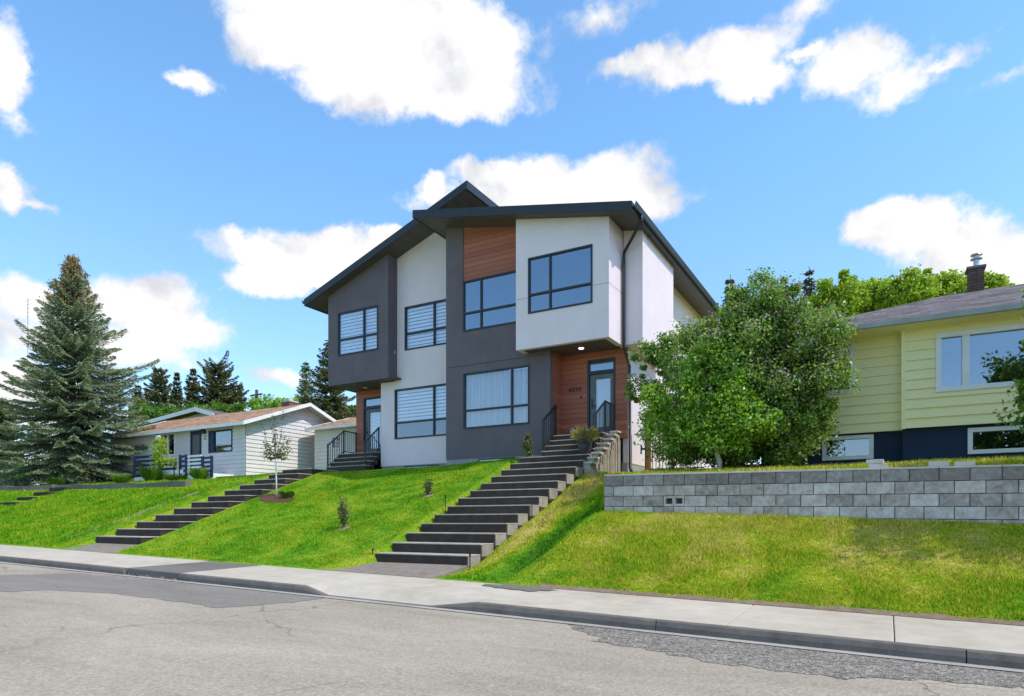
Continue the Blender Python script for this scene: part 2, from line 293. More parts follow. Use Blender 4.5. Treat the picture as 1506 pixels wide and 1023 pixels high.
# ------------------------------------------------------------------ object helpers
ORG = {}
def tag(o, label=None, cat=None, group=None, kind=None):
    if label: o['label'] = label
    if cat: o['category'] = cat
    if group: o['group'] = group
    if kind: o['kind'] = kind
    return o
def thing(name, loc, label, cat, group=None):
    o = bpy.data.objects.new(name, None); col.objects.link(o); o.location = loc; o.empty_display_size = .2
    ORG[o.name] = Vector(loc); return tag(o, label, cat, group)
def link_mesh(name, me, mat, parent=None, org=None):
    o = bpy.data.objects.new(name, me); col.objects.link(o)
    if mat is not None: me.materials.append(mat)
    if parent is not None:
        o.parent = parent; g = ORG[parent.name]
        ORG[o.name] = g
    else:
        g = Vector(org) if org is not None else Vector((0, 0, 0))
        o.location = g; ORG[o.name] = g
    if g.length > 0: me.transform(Matrix.Translation(-g))
    return o
class MB:
    def __init__(s): s.v = []; s.f = []
    def add(s, vs, fs):
        n = len(s.v); s.v += [tuple(p) for p in vs]; s.f += [tuple(i + n for i in f) for f in fs]; return s
    def box(s, x0, x1, y0, y1, z0, z1):
        return s.add([(x0, y0, z0), (x1, y0, z0), (x1, y1, z0), (x0, y1, z0), (x0, y0, z1), (x1, y0, z1), (x1, y1, z1), (x0, y1, z1)],
                     [(0, 3, 2, 1), (4, 5, 6, 7), (0, 1, 5, 4), (1, 2, 6, 5), (2, 3, 7, 6), (3, 0, 4, 7)])
    def hexa(s, pts):   # 4 bottom, 4 top
        return s.add(pts, [(0, 3, 2, 1), (4, 5, 6, 7), (0, 1, 5, 4), (1, 2, 6, 5), (2, 3, 7, 6), (3, 0, 4, 7)])
    def bm(s, mp, a0, a1, z0, z1, d0, d1):   # box in wall coordinates
        return s.hexa([mp(a0, z0, d0), mp(a1, z0, d0), mp(a1, z0, d1), mp(a0, z0, d1), mp(a0, z1, d0), mp(a1, z1, d0), mp(a1, z1, d1), mp(a0, z1, d1)])
    def tube(s, pts, rad, n=8, cap=True):
        pts = [Vector(p) for p in pts]; k0 = len(s.v); up = Vector((.13, .21, .97))
        if not hasattr(rad, '__len__'): rad = [rad] * len(pts)
        for i, p in enumerate(pts):
            d = (pts[min(i + 1, len(pts) - 1)] - pts[max(i - 1, 0)]).normalized()
            a = d.cross(up if abs(d.dot(up)) < .95 else Vector((1, 0, 0))).normalized(); b = d.cross(a)
            for j in range(n):
                t = 2 * math.pi * j / n; s.v.append(tuple(p + (a * math.cos(t) + b * math.sin(t)) * rad[i]))
        for i in range(len(pts) - 1):
            for j in range(n):
                q = k0 + i * n; s.f.append((q + j, q + (j + 1) % n, q + n + (j + 1) % n, q + n + j))
        if cap:
            s.f.append(tuple(k0 + j for j in range(n))); q = k0 + (len(pts) - 1) * n; s.f.append(tuple(q + j for j in range(n - 1, -1, -1)))
        return s
    def bar(s, p, q, w, h):   # rectangular bar between two points (h along z)
        p, q = Vector(p), Vector(q); d = (q - p); a = Vector((d.y, -d.x, 0))
        a = a.normalized() * w / 2 if a.length > 1e-6 else Vector((w / 2, 0, 0))
        b = a.cross(d).normalized() * h / 2
        return s.hexa([p - a - b, p + a - b, q + a - b, q - a - b, p - a + b, p + a + b, q + a + b, q - a + b])
    def prism(s, poly, y0, y1):   # polygon in (x,z) along Y
        n = len(poly); s.add([(x, y0, z) for x, z in poly] + [(x, y1, z) for x, z in poly],
                             [tuple(range(n)), tuple(range(2 * n - 1, n - 1, -1))] + [(i, i + n, (i + 1) % n + n, (i + 1) % n) for i in range(n)]); return s
    def prismx(s, poly, x0, x1):  # polygon in (y,z) along X
        n = len(poly); s.add([(x0, y, z) for y, z in poly] + [(x1, y, z) for y, z in poly],
                             [tuple(range(n)), tuple(range(2 * n - 1, n - 1, -1))] + [(i, i + n, (i + 1) % n + n, (i + 1) % n) for i in range(n)]); return s
    def panel(s, outer, holes, mp, th):
        loops = [outer] + holes; flat = [p for l in loops for p in l]
        tris = tessellate_polygon([[Vector((a, z, 0)) for a, z in l] for l in loops])
        n = len(flat)
        s.add([mp(a, z, 0) for a, z in flat] + [mp(a, z, -th) for a, z in flat],
              [tuple(t) for t in tris] + [(t[2] + n, t[1] + n, t[0] + n) for t in tris])
        k = len(s.v) - 2 * n; o = 0
        for l in loops:
            for i in range(len(l)):
                a, b = k + o + i, k + o + (i + 1) % len(l); s.f.append((a, b, b + n, a + n))
            o += len(l)
        return s
    def lathe(s, prof, c, n=20):
        k0 = len(s.v)
        for r, z in prof:
            for j in range(n):
                t = 2 * math.pi * j / n; s.v.append((c[0] + r * math.cos(t), c[1] + r * math.sin(t), c[2] + z))
        for i in range(len(prof) - 1):
            for j in range(n):
                q = k0 + i * n; s.f.append((q + j, q + (j + 1) % n, q + n + (j + 1) % n, q + n + j))
        return s
    def build(s, name, mat, parent=None, org=None, bevel=0, smooth=False):
        me = bpy.data.meshes.new(name); me.from_pydata(s.v, [], s.f)
        b = bmesh.new(); b.from_mesh(me); bmesh.ops.recalc_face_normals(b, faces=b.faces); b.to_mesh(me); b.free()
        if smooth: me.polygons.foreach_set('use_smooth', [True] * len(me.polygons))
        o = link_mesh(name, me, mat, parent, org)
        if bevel:
            bv = o.modifiers.new('bevel', 'BEVEL'); bv.width = bevel; bv.segments = 2; bv.limit_method = 'ANGLE'
        return o
def np_mesh(name, V, k, mat, parent=None, org=None):
    """V: (n, k, 3) separate k-gons"""
    n = V.shape[0]; me = bpy.data.meshes.new(name)
    me.vertices.add(n * k); me.vertices.foreach_set('co', V.reshape(-1).astype(np.float32))
    me.loops.add(n * k); me.loops.foreach_set('vertex_index', np.arange(n * k, dtype=np.int32))
    me.polygons.add(n); me.polygons.foreach_set('loop_start', np.arange(0, n * k, k, dtype=np.int32))
    me.update(calc_edges=True); me.validate()
    return link_mesh(name, me, mat, parent, org)
def unit(a): return a / (np.linalg.norm(a, axis=1, keepdims=True) + 1e-9)
def cards(P, Lg, W, A=None, up=.35):
    n = len(P)
    if A is None:
        A = rng.normal(size=(n, 3)); A[:, 2] -= .25
    A = unit(A); R = rng.normal(size=(n, 3)); R[:, 2] += 0
    nrm = rng.normal(size=(n, 3)); nrm[:, 2] += up * 3
    B = unit(np.cross(A, nrm)); Lg = np.broadcast_to(Lg, n)[:, None]; W = np.broadcast_to(W, n)[:, None]
    C = unit(np.cross(A, B)) * Lg * .12
    return np.stack([P - A * Lg * .5, P + B * W * .5 + C, P + A * Lg * .5, P - B * W * .5 + C], 1)

FR = lambda Y: (lambda a, z, d: (a, Y - d, z))       # wall facing the street (-Y)
RT = lambda X: (lambda a, z, d: (X + d, a, z))       # wall facing +X
def rect(a0, a1, z0, z1): return [(a0, z0), (a1, z0), (a1, z1), (a0, z1)]
def siding(mb, mp, lo, hi, z0, z1, holes, e=.2, off=.0):
    """lap boards: each course a tilted strip with a lip; lo/hi give the ends at a height"""
    z = z0
    while z < z1 - 1e-4:
        t = min(z + e, z1); cuts = {z, t}
        for h in holes:
            for q in (h[2], h[3]):
                if z < q < t: cuts.add(q)
        cuts = sorted(cuts)
        for i in range(len(cuts) - 1):
            p, q = cuts[i], cuts[i + 1]; mid = (p + q) / 2
            l, r = lo(mid), hi(mid); segs = [(l, r)]
            for h in holes:
                if h[2] < mid < h[3]:
                    ns = []
                    for a, b in segs:
                        if h[1] <= a or h[0] >= b: ns.append((a, b)); continue
                        if h[0] > a: ns.append((a, h[0]))
                        if h[1] < b: ns.append((h[1], b))
                    segs = ns
            for a, b in segs:
                if b - a < .01: continue
                d0 = off + .036 - .030 * (p - z) / e; d1 = off + .036 - .030 * (q - z) / e
                a1 = lo(q) if abs(a - l) < 1e-6 else a; b1 = hi(q) if abs(b - r) < 1e-6 else b
                a0 = lo(p) if abs(a - l) < 1e-6 else a; b0 = hi(p) if abs(b - r) < 1e-6 else b
                mb.add([mp(a0, p, d0), mp(b0, p, d0), mp(b1, q, d1), mp(a1, q, d1)], [(0, 1, 2, 3)])
                if p == z: mb.add([mp(a0, p, off + .002), mp(b0, p, off + .002), mp(b0, p, d0), mp(a0, p, d0)], [(0, 1, 2, 3)])
        z = t
def window(parent, mp, a0, a1, z0, z1, vs=(), hs=(), fm='frame_dark', gm='glass', fw=.055, mw=.06, blind=None, out=.02, name='window', back=None):
    """frame (ring, mullions) > pane, blind"""
    f = MB(); d0, d1 = -.07, out
    f.bm(mp, a0, a1, z0, z0 + fw, d0, d1); f.bm(mp, a0, a1, z1 - fw, z1, d0, d1)
    f.bm(mp, a0, a0 + fw, z0 + fw, z1 - fw, d0, d1); f.bm(mp, a1 - fw, a1, z0 + fw, z1 - fw, d0, d1)
    for v in vs: f.bm(mp, v - mw / 2, v + mw / 2, z0 + fw, z1 - fw, d0, d1 - .006)
    for h in hs: f.bm(mp, a0 + fw, a1 - fw, h - mw / 2, h + mw / 2, d0 + .004, d1 - .003)
    w = f.build(name, M[fm], parent, bevel=.006)
    p = MB().bm(mp, a0 + fw * .6, a1 - fw * .6, z0 + fw * .6, z1 - fw * .6, -.036, -.030)
    p.build('pane', M[gm], w)
    b = MB(); m_ = 'blind'
    if blind == 'zebra':
        z = z1 - fw
        while z > z0 + fw + .02:
            zz = max(z - .088, z0 + fw); b.bm(mp, a0 + fw * .7, a1 - fw * .7, zz, z, -.125, -.115); z -= .122
        b.build('zebra_blind', M['blind'], w)
    elif blind == 'half':
        z = z1 - fw
        while z > z0 + (z1 - z0) * .33:
            b.bm(mp, a0 + fw * .7, a1 - fw * .7, z - .088, z, -.125, -.115); z -= .122
        b.build('zebra_blind', M['blind'], w)
    elif blind == 'sheer':
        n = 140; pts = []
        for i in range(n + 1):
            a = a0 + fw * .7 + (a1 - a0 - fw * 1.4) * i / n; d = -.16 + .03 * math.sin(i * .9) + .012 * math.sin(i * 2.3)
            pts += [mp(a, z0 + fw * .7, d), mp(a, z1 - fw * .7, d)]
        b.add(pts, [(2 * i, 2 * i + 2, 2 * i + 3, 2 * i + 1) for i in range(n)]); b.build('sheer_curtain', M['sheer'], w)
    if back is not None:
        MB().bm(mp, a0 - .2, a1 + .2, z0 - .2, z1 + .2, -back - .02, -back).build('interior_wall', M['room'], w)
    return w

# ------------------------------------------------------------------ ground
G = .0218
def clx(X): return max(-70.0, min(40.0, X))
def zsw(X): return -1.155 - G * clx(X)            # back edge of the sidewalk (Y = 9.5)
def cols():
    T = []
    def c(X, pts): T.append((X, [9.5] + [p[0] for p in pts], [zsw(X)] + [p[1] for p in pts]))
    for X in (-300, -70): c(X, [(15, 2.2), (21.5, 2.6), (60, 3.4)])
    c(-45, [(15, 1.65), (21.5, 2.35), (60, 3.2)])
    c(-31, [(15, 1.42), (21.5, 2.22), (60, 3)])
    c(-24, [(15, 1.32), (21.5, 2.18), (60, 3)])
    c(-20.6, [(15, 1.30), (18, 1.95), (22, 2.15), (60, 3)])
    c(-19.35, [(10.25, -.50), (16.6, 1.80), (19, 1.90), (60, 3)])
    c(-19.05, [(10.25, -.78), (16.6, 1.50), (19, 1.70), (60, 3)])
    c(-17.4, [(10.25, -.80), (16.6, 1.50), (19, 1.70), (60, 3)])
    c(-17.1, [(10.25, -.56), (16.6, 1.76), (19, 1.90), (60, 3)])
    c(-15.5, [(10, -.74), (17.8, 1.88), (19, 1.92), (60, 2.6)])
    c(-11.2, [(10, -.80), (17.2, 1.84), (19, 1.92), (60, 2.4)])
    c(-9.46, [(10.5, -.74), (16.5, 1.76), (17.2, 1.90), (60, 2.3)])
    c(-9.22, [(10.4, -1.0), (10.8, -1.05), (16.4, 1.30), (17.2, 1.5), (60, 2.3)])
    c(-7.12, [(10.4, -1.0), (10.8, -1.02), (16.2, 1.22), (18, 1.40), (60, 2.3)])
    c(-6.95, [(10.7, -.88), (16.2, 1.33), (18, 1.42), (60, 2.3)])
    c(-6.3, [(11, -.66), (12.3, -.13), (16.4, 1.28), (18, 1.42), (60, 2.3)])
    c(-5.75, [(10.2, -.93), (11, -.70), (12.3, -.12), (14, .62), (16.4, 1.26), (18, 1.43), (60, 2.3)])
    c(-5.1, [(10.2, -.70), (11, -.30), (12.3, .20), (14, .80), (16.4, 1.28), (18, 1.45), (60, 2.3)])
    c(-4.85, [(10.2, -.70), (11, -.28), (12.3, .24), (12.47, .24), (12.49, .915), (15.8, 1.22), (18, 1.35), (60, 2.3)])
    c(1.8, [(10.2, -.90), (11, -.50), (12.3, -.02), (12.47, -.02), (12.49, .835), (15.8, 1.20), (18, 1.35), (60, 2.3)])
    for X in (12, 40, 300): c(X, [(11, zsw(X) + .6), (12.3, zsw(X) + 1.1), (12.47, zsw(X) + 1.1), (12.49, .72), (15.8, 1.15), (18, 1.3), (60, 2.3)])
    return T
COLS = cols(); CXS = [c[0] for c in COLS]
def ground(X, Y):
    if Y < 9.5:
        if Y > 9.4: return zsw(X) - .02
        return -1.75 - G * clx(X) if Y > -7.2 else -1.2 - G * clx(X)
    i = 0
    while i < len(CXS) - 2 and X > CXS[i + 1]: i += 1
    a, b = COLS[i], COLS[i + 1]; t = min(1, max(0, (X - a[0]) / (b[0] - a[0])))
    z = float(np.interp(Y, a[1], a[2])) * (1 - t) + float(np.interp(Y, b[1], b[2])) * t
    if 9.6 < Y < 40: z += .025 * mnoise.noise(Vector((X * .9, Y * .9, 0))) * min(1, (Y - 9.6) / .6)
    return z
gx = [-300, -150, -90, -70, -60, -52] + [round(-46 + .4 * i, 3) for i in range(63)] + [round(-20.6 + .3 * i, 3) for i in range(52)] + [-5.1, -4.85, -5.75, -9.46, -9.22, -7.12, -6.95, -19.35, -19.05, -17.4, -17.1] + [round(-4.5 + .4 * i, 3) for i in range(22)] + [5.5, 8, 12, 20, 40, 80, 150, 300]
gx = sorted(set(gx))
gy = [-200, -60, -20, -7.4, -7.2, 0, 5, 9.2, 9.38, 9.41, 9.5] + [round(9.75 + .25 * i, 3) for i in range(10)] + [12.3, 12.47, 12.49] + [round(12.5 + .25 * i, 3) for i in range(1, 40)] + [12.6, 23.5, 26, 30, 36, 45, 60, 100, 200, 600]
gy = sorted(set(gy))
vs = [(x, y, ground(x, y)) for y in gy for x in gx]; nx = len(gx)
mb = MB(); mb.v = vs; mb.f = [(j * nx + i, j * nx + i + 1, (j + 1) * nx + i + 1, (j + 1) * nx + i) for j in range(len(gy) - 1) for i in range(nx - 1)]
tag(mb.build('lawn_ground', M['turf'], smooth=False), kind='structure')

def zroad(X, Y):
    c = .02 * (7.5 - max(Y, 3.0)) if Y > 0.5 else .09 - .012 * (0.5 - Y)
    return -1.335 - G * clx(X) + c
rx = [-300, -150, -70] + [float(i) for i in range(-60, 41, 4)] + [80, 200, 300]; ry = [-7.1, -3, .5, 1.5, 3, 4.5, 6, 7.3, 7.62]
mb = MB(); mb.v = [(x, y, zroad(x, y)) for y in ry for x in rx]; nx = len(rx)
mb.f = [(j * nx + i, j * nx + i + 1, (j + 1) * nx + i + 1, (j + 1) * nx + i) for j in range(len(ry) - 1) for i in range(nx - 1)]
tag(mb.build('road', M['asphalt']), kind='structure')
def onroad(px, py):
    r = ray(px, py); Y = 6.0
    for _ in range(30):
        X = r[0] / r[1] * Y; Y = zroad(X, Y) / r[2] * r[1]
    return X, Y
def sheet(name, px, mat, dz, jag=.0, sub=10):  # irregular edged layer on the road
    pts = [onroad(*p) for p in px]; poly = []
    for i, p in enumerate(pts):
        q = pts[(i + 1) % len(pts)]
        for k in range(sub):
            t = k / sub; x = p[0] + (q[0] - p[0]) * t; y = p[1] + (q[1] - p[1]) * t
            j1 = mnoise.noise(Vector((x * 3, y * 3, 1))) + .5 * mnoise.noise(Vector((x * 9, y * 9, 1))); j2 = mnoise.noise(Vector((x * 3, y * 3, 7))) + .5 * mnoise.noise(Vector((x * 9, y * 9, 7))); x += jag * j1; y += jag * j2
            y = min(y, 7.40); poly.append((x, y))
    tr = tessellate_polygon([[Vector((x, y, 0)) for x, y in poly]])
    me = bpy.data.meshes.new(name); b = bmesh.new()
    vv = [b.verts.new((x, y, 0)) for x, y in poly]
    for t in tr:
        try: b.faces.new([vv[i] for i in t])
        except ValueError: pass
    for yy in ry:
        g = b.verts[:] + b.edges[:] + b.faces[:]
        bmesh.ops.bisect_plane(b, geom=g, plane_co=(0, yy, 0), plane_no=(0, 1, 0))
    for v in b.verts: v.co.z = zroad(v.co.x, v.co.y) + dz
    bmesh.ops.recalc_face_normals(b, faces=b.faces); b.to_mesh(me); b.free()
    o = link_mesh(name, me, mat); return tag(o, kind='structure')
sheet('road_patch', [(-120, 834), (0, 846), (120, 843), (262, 856), (444, 869), (495, 877), (434, 886), (323, 894), (245, 882), (167, 873), (80, 868), (0, 870), (-120, 866)], M['asphalt_patch'], .004, .10, 20)
sheet('gravel_strip', [(818, 906), (1000, 927), (1321, 958), (1506, 978), (1640, 996), (1700, 1060), (1506, 1016), (1375, 1004), (1200, 991), (1074, 976), (946, 957), (870, 938)], M['gravel'], .004, .22, 26)
# pale concrete gutter pan along the curb
mb = MB(); gxx = [-300, -70] + [float(i) for i in range(-60, 41, 4)] + [300]
for x0, x1 in zip(gxx[:-1], gxx[1:]):
    mb.add([(x0, 7.42, zroad(x0, 7.42) + .009), (x1, 7.42, zroad(x1, 7.42) + .009), (x1, 7.66, zroad(x1, 7.66) + .012), (x0, 7.66, zroad(x0, 7.66) + .012)], [(0, 1, 2, 3)])
tag(mb.build('gutter_pan', M['gutpan']), kind='structure')

# sidewalk: slabs 1.65 m long with open joints; curb is its front edge
def swz(X, Y): return zsw(X) - .02 * (9.5 - Y)
YC = 7.6
def slab(mb, x0, x1, y0, y1, th=.12):
    mb.hexa([(x0, y0, swz(x0, y0) - th), (x1, y0, swz(x1, y0) - th), (x1, y1, swz(x1, y1) - th), (x0, y1, swz(x0, y1) - th),
             (x0, y0, swz(x0, y0)), (x1, y0, swz(x1, y0)), (x1, y1, swz(x1, y1)), (x0, y1, swz(x0, y1))])
mb = MB(); k = -36
INF = (-13.2, -11.45)
while True:
    x0, x1 = .06 + 1.65 * k, .06 + 1.65 * (k + 1)
    if x0 > 12: break
    dz = random.uniform(-.006, .006)
    if not (x0 < INF[1] - .4 and x1 > INF[0] + .4):
        a, b_ = (x0 + .004, x1 - .004)
        if x0 < INF[0] < x1: b_ = INF[0]
        if x0 < INF[1] < x1: a = INF[1]
        slab(mb, a, b_, YC + (.43 if -8.25 < x0 < -4.95 else .046), 9.5)
    k += 1
mb.box(-300, .06 - 1.65 * 36, YC + .046, 9.5, .2, .3)
tag(mb.build('sidewalk', M['walk'], bevel=.012), kind='structure')
mb = MB(); slab(mb, INF[0] + .01, INF[1] - .01, YC + .03, 9.49, .13); 
tag(mb.build('sidewalk_infill', M['asphalt_infill'], bevel=.02), kind='structure')
mb = MB(); pts = []
for i in range(28):
    t = 2 * math.pi * i / 28; x = -5.15 + .62 * math.cos(t) + .1 * mnoise.noise(Vector((math.cos(t) * 2, math.sin(t) * 2, 3))) * 3; y = 9.22 + .27 * math.sin(t) * (1 + .6 * mnoise.noise(Vector((math.cos(t) * 3, math.sin(t) * 3, 9))))
    y = min(y, 9.49); pts.append((x, y, swz(x, y) + .011))
mb.add(pts, [tuple(range(28))]); tag(mb.build('sidewalk_patch', M['asphalt_infill']), kind='structure')
# curb: face coloured dark for grime and for its shade, in lengths of about 3 m, and a dropped ramp section
RX0, RX1 = .06 - 1.65 * 5, .06 - 1.65 * 3
mb = MB(); mr_ = MB()
def ramp_d(x): return max(0, min(1, (x - RX0) / .5)) * max(0, min(1, (RX1 - x) / .8))
def curb_run(mb, x0, x1):
    n = max(2, int((x1 - x0) / .12)); prof = []
    for i in range(n + 1):
        x = x0 + (x1 - x0) * i / n; zb_ = zroad(x, 7.6) - .1; full = swz(x, YC + .03) - .003
        chip = .010 * mnoise.noise(Vector((x * 7, 0, 5))) + .006 * mnoise.noise(Vector((x * 23, 0, 5))); zf = zroad(x, 7.6)
        full = zf + (full - zf) * (1 - .86 * ramp_d(x))
        prof += [(x, YC - .03, zb_), (x, YC - .028 + chip, zf + (full - zf) * .5), (x, YC - .012 + chip * .6, zf + (full - zf) * .88 + chip * .5 * (1 - ramp_d(x))), (x, YC + .006, full - .002), (x, YC + .045, full), (x, YC + .045, zb_)]
    fs = [(i * 6 + j, i * 6 + j + 1, i * 6 + j + 7, i * 6 + j + 6) for i in range(n) for j in range(5)] + [(0, 1, 2, 3, 4, 5), tuple(n * 6 + j for j in range(5, -1, -1))]
    mb.add(prof, fs)
def ramp_run(mb, x0, x1):
    n = 40; prof = []
    for i in range(n + 1):
        x = x0 + (x1 - x0) * i / n; zf = zroad(x, 7.6); f2 = swz(x, YC + .03) - .003; full = swz(x, YC + .43)
        zl_ = zf + (f2 - zf) * (1 - .86 * ramp_d(x)) + .001
        prof += [(x, YC + .047, zf - .1), (x, YC + .047, zl_), (x, YC + .10, zl_ + .004), (x, YC + .36, full - .004), (x, YC + .428, full), (x, YC + .428, zf - .1)]
    fs = [(i * 6 + j, i * 6 + j + 1, i * 6 + j + 7, i * 6 + j + 6) for i in range(n) for j in range(5)] + [(0, 1, 2, 3, 4, 5), tuple(n * 6 + j for j in range(5, -1, -1))]
    mb.add(prof, fs)
x = -60.0 + .25
while x < 12:
    e_ = x + 3.02; segs = [(x, e_)]
    for h0, h1 in ((INF[0] - .006, INF[1] + .006),):
        ns = []
        for a, b_ in segs:
            if b_ <= h0 or a >= h1: ns.append((a, b_)); continue
            if a < h0: ns.append((a, h0))
            if b_ > h1: ns.append((h1, b_))
        segs = ns
    for a, b_ in segs:
        if b_ - a > .05: curb_run(mb, a + .006, b_ - .006)
    x = e_
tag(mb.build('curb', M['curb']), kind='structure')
ramp_run(mr_, RX0 + .003, RX1 - .003); tag(mr_.build('curb_ramp', M['walk']), kind='structure')
# crumbled curb in front of the infill
mb = MB()
for i in range(70):
    x = random.uniform(INF[0], INF[1]); y = 7.56 + random.random() * .1; r = random.uniform(.02, .06); z = zroad(x, y)
    pts = [(x + random.uniform(-r, r), y + random.uniform(-r, r), z + random.uniform(-.02, r * .9)) for _ in range(8)]
    b0 = bmesh.new(); [b0.verts.new(p) for p in pts]; bmesh.ops.convex_hull(b0, input=b0.verts)
    b0.verts.index_update(); mb.add([v.co[:] for v in b0.verts], [tuple(v.index for v in f.verts) for f in b0.faces]); b0.free()
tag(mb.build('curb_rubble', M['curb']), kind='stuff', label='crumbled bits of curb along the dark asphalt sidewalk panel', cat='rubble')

# dirt track between the left lots
mb = MB(); pts = []; n = 40
for i in range(n + 1):
    Y = 10.1 + (14.4 - 10.1) * i / n; w = .10 + .16 * mnoise.noise(Vector((Y * 2, 0, 0))); xc = -20.55 + .08 * mnoise.noise(Vector((Y, 4, 0)))
    for s_ in (-1, 0, 1):
        x = xc + s_ * w; pts.append((x, Y, ground(x, Y) + (.02 if s_ == 0 else .004)))
mb.add(pts, [(3 * i + j, 3 * i + j + 1, 3 * i + j + 4, 3 * i + j + 3) for i in range(n) for j in (0, 1)])
tag(mb.build('dirt_track', M['dirt'], smooth=True), kind='structure')
# earth edge where the right lawn meets the sidewalk
mb = MB(); pts = []; n = 150
for i in range(n + 1):
    x = -4.9 + 11 * i / n; w = .05 + .07 * mnoise.noise(Vector((x * 3, 2, 0)))
    pts += [(x, 9.46 - w * .5, swz(x, 9.45) + .006), (x, 9.52, swz(x, 9.5) + .03 + .02 * mnoise.noise(Vector((x * 6, 0, 0)))), (x, 9.52 + w, ground(x, 9.52 + w) + .012)]
mb.add(pts, [(3 * i + j, 3 * i + j + 1, 3 * i + j + 4, 3 * i + j + 3) for i in range(n) for j in (0, 1)])
tag(mb.build('soil_edge', M['dirt'], smooth=True), kind='structure')

# ------------------------------------------------------------------ duplex
YD, YL, YB, YLB = 17.5, 18.5, 17.0, 18.0          # dark front, left light front, right box front, left box front
ZB = 5.085                                         # underside of the boxes
XDL, XDR = fx(656, YD), -8.67
XS = -6.6                                          # right side wall
XB0 = fx(758.8, YB)
def zr(X): return 9.90 + (8.45 - 9.90) * (X + 13.1) / 7.25     # right shed roof top
def zl(X): return 8.36 + (10.94 - 8.36) * (X + 19.0) / 7.3     # left shed roof top
TH_R = .25
H = thing('duplex_house', (-11.5, 17.5, 1.9), 'modern two storey duplex in light and charcoal stucco with cedar panels and two sloped roofs', 'house')
FZ = 2.57
# dark front wall with notch for the upper window
wl = (fx(681.5, YD), fx(778.8, YD), fz(681.5, 631.2, YD), fz(681.5, 549.2, YD))
uw = (fx(680.8, YD), XB0 + .12, fz(680.8, 488.2, YD), fz(680.8, 413.8, YD))
XW = uw[0]
outer = [(XDL, 2.03), (XDR, 2.03), (XDR, ZB + .06), (uw[1], ZB + .06), (uw[1], uw[2]), (XW, uw[2]), (XW, zr(XW) - .1), (XDL, zr(XDL) - .1)]
mb = MB().panel(outer, [rect(*wl)], FR(YD), .16)
mb.box(XDL, XDL + .16, YD + .16, YL + .1, 2.03, zr(XDL) - .12)          # return on its left
mb.build('dark_stucco_wall', M['dark_stucco'], H)
mb = MB().panel([(XW, uw[3]), (uw[1], uw[3]), (uw[1], zr(uw[1]) - .1), (XW, zr(XW) - .1)], [], FR(YD + .03), .12); mb.build('wood_cladding', M['wood'], H)
window(H, FR(YD), *wl, vs=[fx(752.5, YD)], hs=[fz(681.5, 604.3, YD)], blind='sheer', gm='glass_soft')
window(H, FR(YD), *uw, vs=[fx(707.5, YD)], hs=[fz(680.8, 461.5, YD)], gm='glass')
# porch recess, right
YP = 18.34
dr = (fx(864, YP), fx(905, YP), FZ, fz(864, 530, YP))
mb = MB().panel([(XDR, FZ - .1), (dr[0], FZ - .1), (dr[0], dr[3]), (dr[1], dr[3]), (dr[1], FZ - .1), (XS, FZ - .1), (XS, ZB + .1), (XDR, ZB + .1)], [], FR(YP), .12)
mb.box(XDR - .10, XDR + .002, YD + .162, YP, FZ - .1, ZB + .1); mb.build('wood_cladding', M['wood'], H)
def door(parent, mp, a0, a1, z0, z1, zt):
    f = MB(); w = .06
    f.bm(mp, a0, a0 + w, z0, z1, -.1, .02); f.bm(mp, a1 - w, a1, z0, z1, -.1, .02); f.bm(mp, a0 + w, a1 - w, z1 - w, z1, -.1, .018); f.bm(mp, a0 + w, a1 - w, zt - .05, zt + .05, -.1, .016)
    f.bm(mp, a0 + w, a1 - w, z0, z0 + .03, -.1, .04)
    fr = f.build('door_frame', M['frame_dark'], parent, bevel=.006)
    MB().bm(mp, a0 + w, a1 - w, zt + .05, z1 - w, -.05, -.044).build('transom_pane', M['glass'], fr)
    d = MB(); b0, b1, t0, t1 = a0 + w + .006, a1 - w - .006, z0 + .035, zt - .055
    g0, g1, h0, h1 = b0 + (b1 - b0) * .24, b0 + (b1 - b0) * .86, t0 + .24, t1 - .14
    d.panel(rect(b0, b1, t0, t1), [rect(g0, g1, h0, h1)], lambda a, z, dd: mp(a, z, dd - .04), .05)
    dl = d.build('door', M['door'], parent, bevel=.004)
    MB().bm(mp, g0 - .01, g1 + .01, h0 - .01, h1 + .01, -.068, -.060).build('pane', M['glass_soft'], dl)
    b = MB(); n = 26
    for i in range(n):
        z = h0 + (h1 - h0) * i / n; b.bm(mp, g0, g1, z, z + (h1 - h0) / n * .72, -.11, -.10)
    b.build('door_blind', M['blind'], dl)
    h = MB(); hx = b0 + .075
    h.bm(mp, hx - .025, hx + .025, t0 + .98, t0 + 1.10, -.04, -.02); h.tube([mp(hx, t0 + .88, -.04), mp(hx, t0 + .88, .03), mp(hx + .11, t0 + .88, .03)], .013, 8)
    h.bm(mp, hx - .028, hx + .028, t0 + .80, t0 + .96, -.04, -.028)
    h.build('door_handle', M['metal'], dl)
door(H, FR(YP), dr[0], dr[1], FZ, dr[3], fz(864, 549, YP))
# house number, doorbell, outlet box
def text_mesh(body, size, mp_loc, mat, parent, name, depth=.01):
    cu = bpy.data.curves.new(name, 'FONT'); cu.body = body; cu.size = size; cu.extrude = depth; cu.align_x = 'LEFT'; cu.space_character = 1.1
    o = bpy.data.objects.new(name + '_curve', cu); col.objects.link(o); bpy.context.view_layer.update()
    me = bpy.data.meshes.new_from_object(o.evaluated_get(bpy.context.evaluated_depsgraph_get()))
    bpy.data.objects.remove(o); me.transform(Matrix.Translation(mp_loc) @ Matrix.Rotation(math.pi / 2, 4, 'X'))
    me.materials.clear(); return link_mesh(name, me, mat, parent)
text_mesh('6230', .19, (fx(837, YP), YP - .012, fz(846, 575.5, YP)), M['metal'], H, 'house_number')
MB().bm(FR(YP), fx(854, YP), fx(856, YP), fz(855, 586, YP), fz(855, 581.5, YP), 0, .02).build('doorbell', M['metal'], H, bevel=.004)
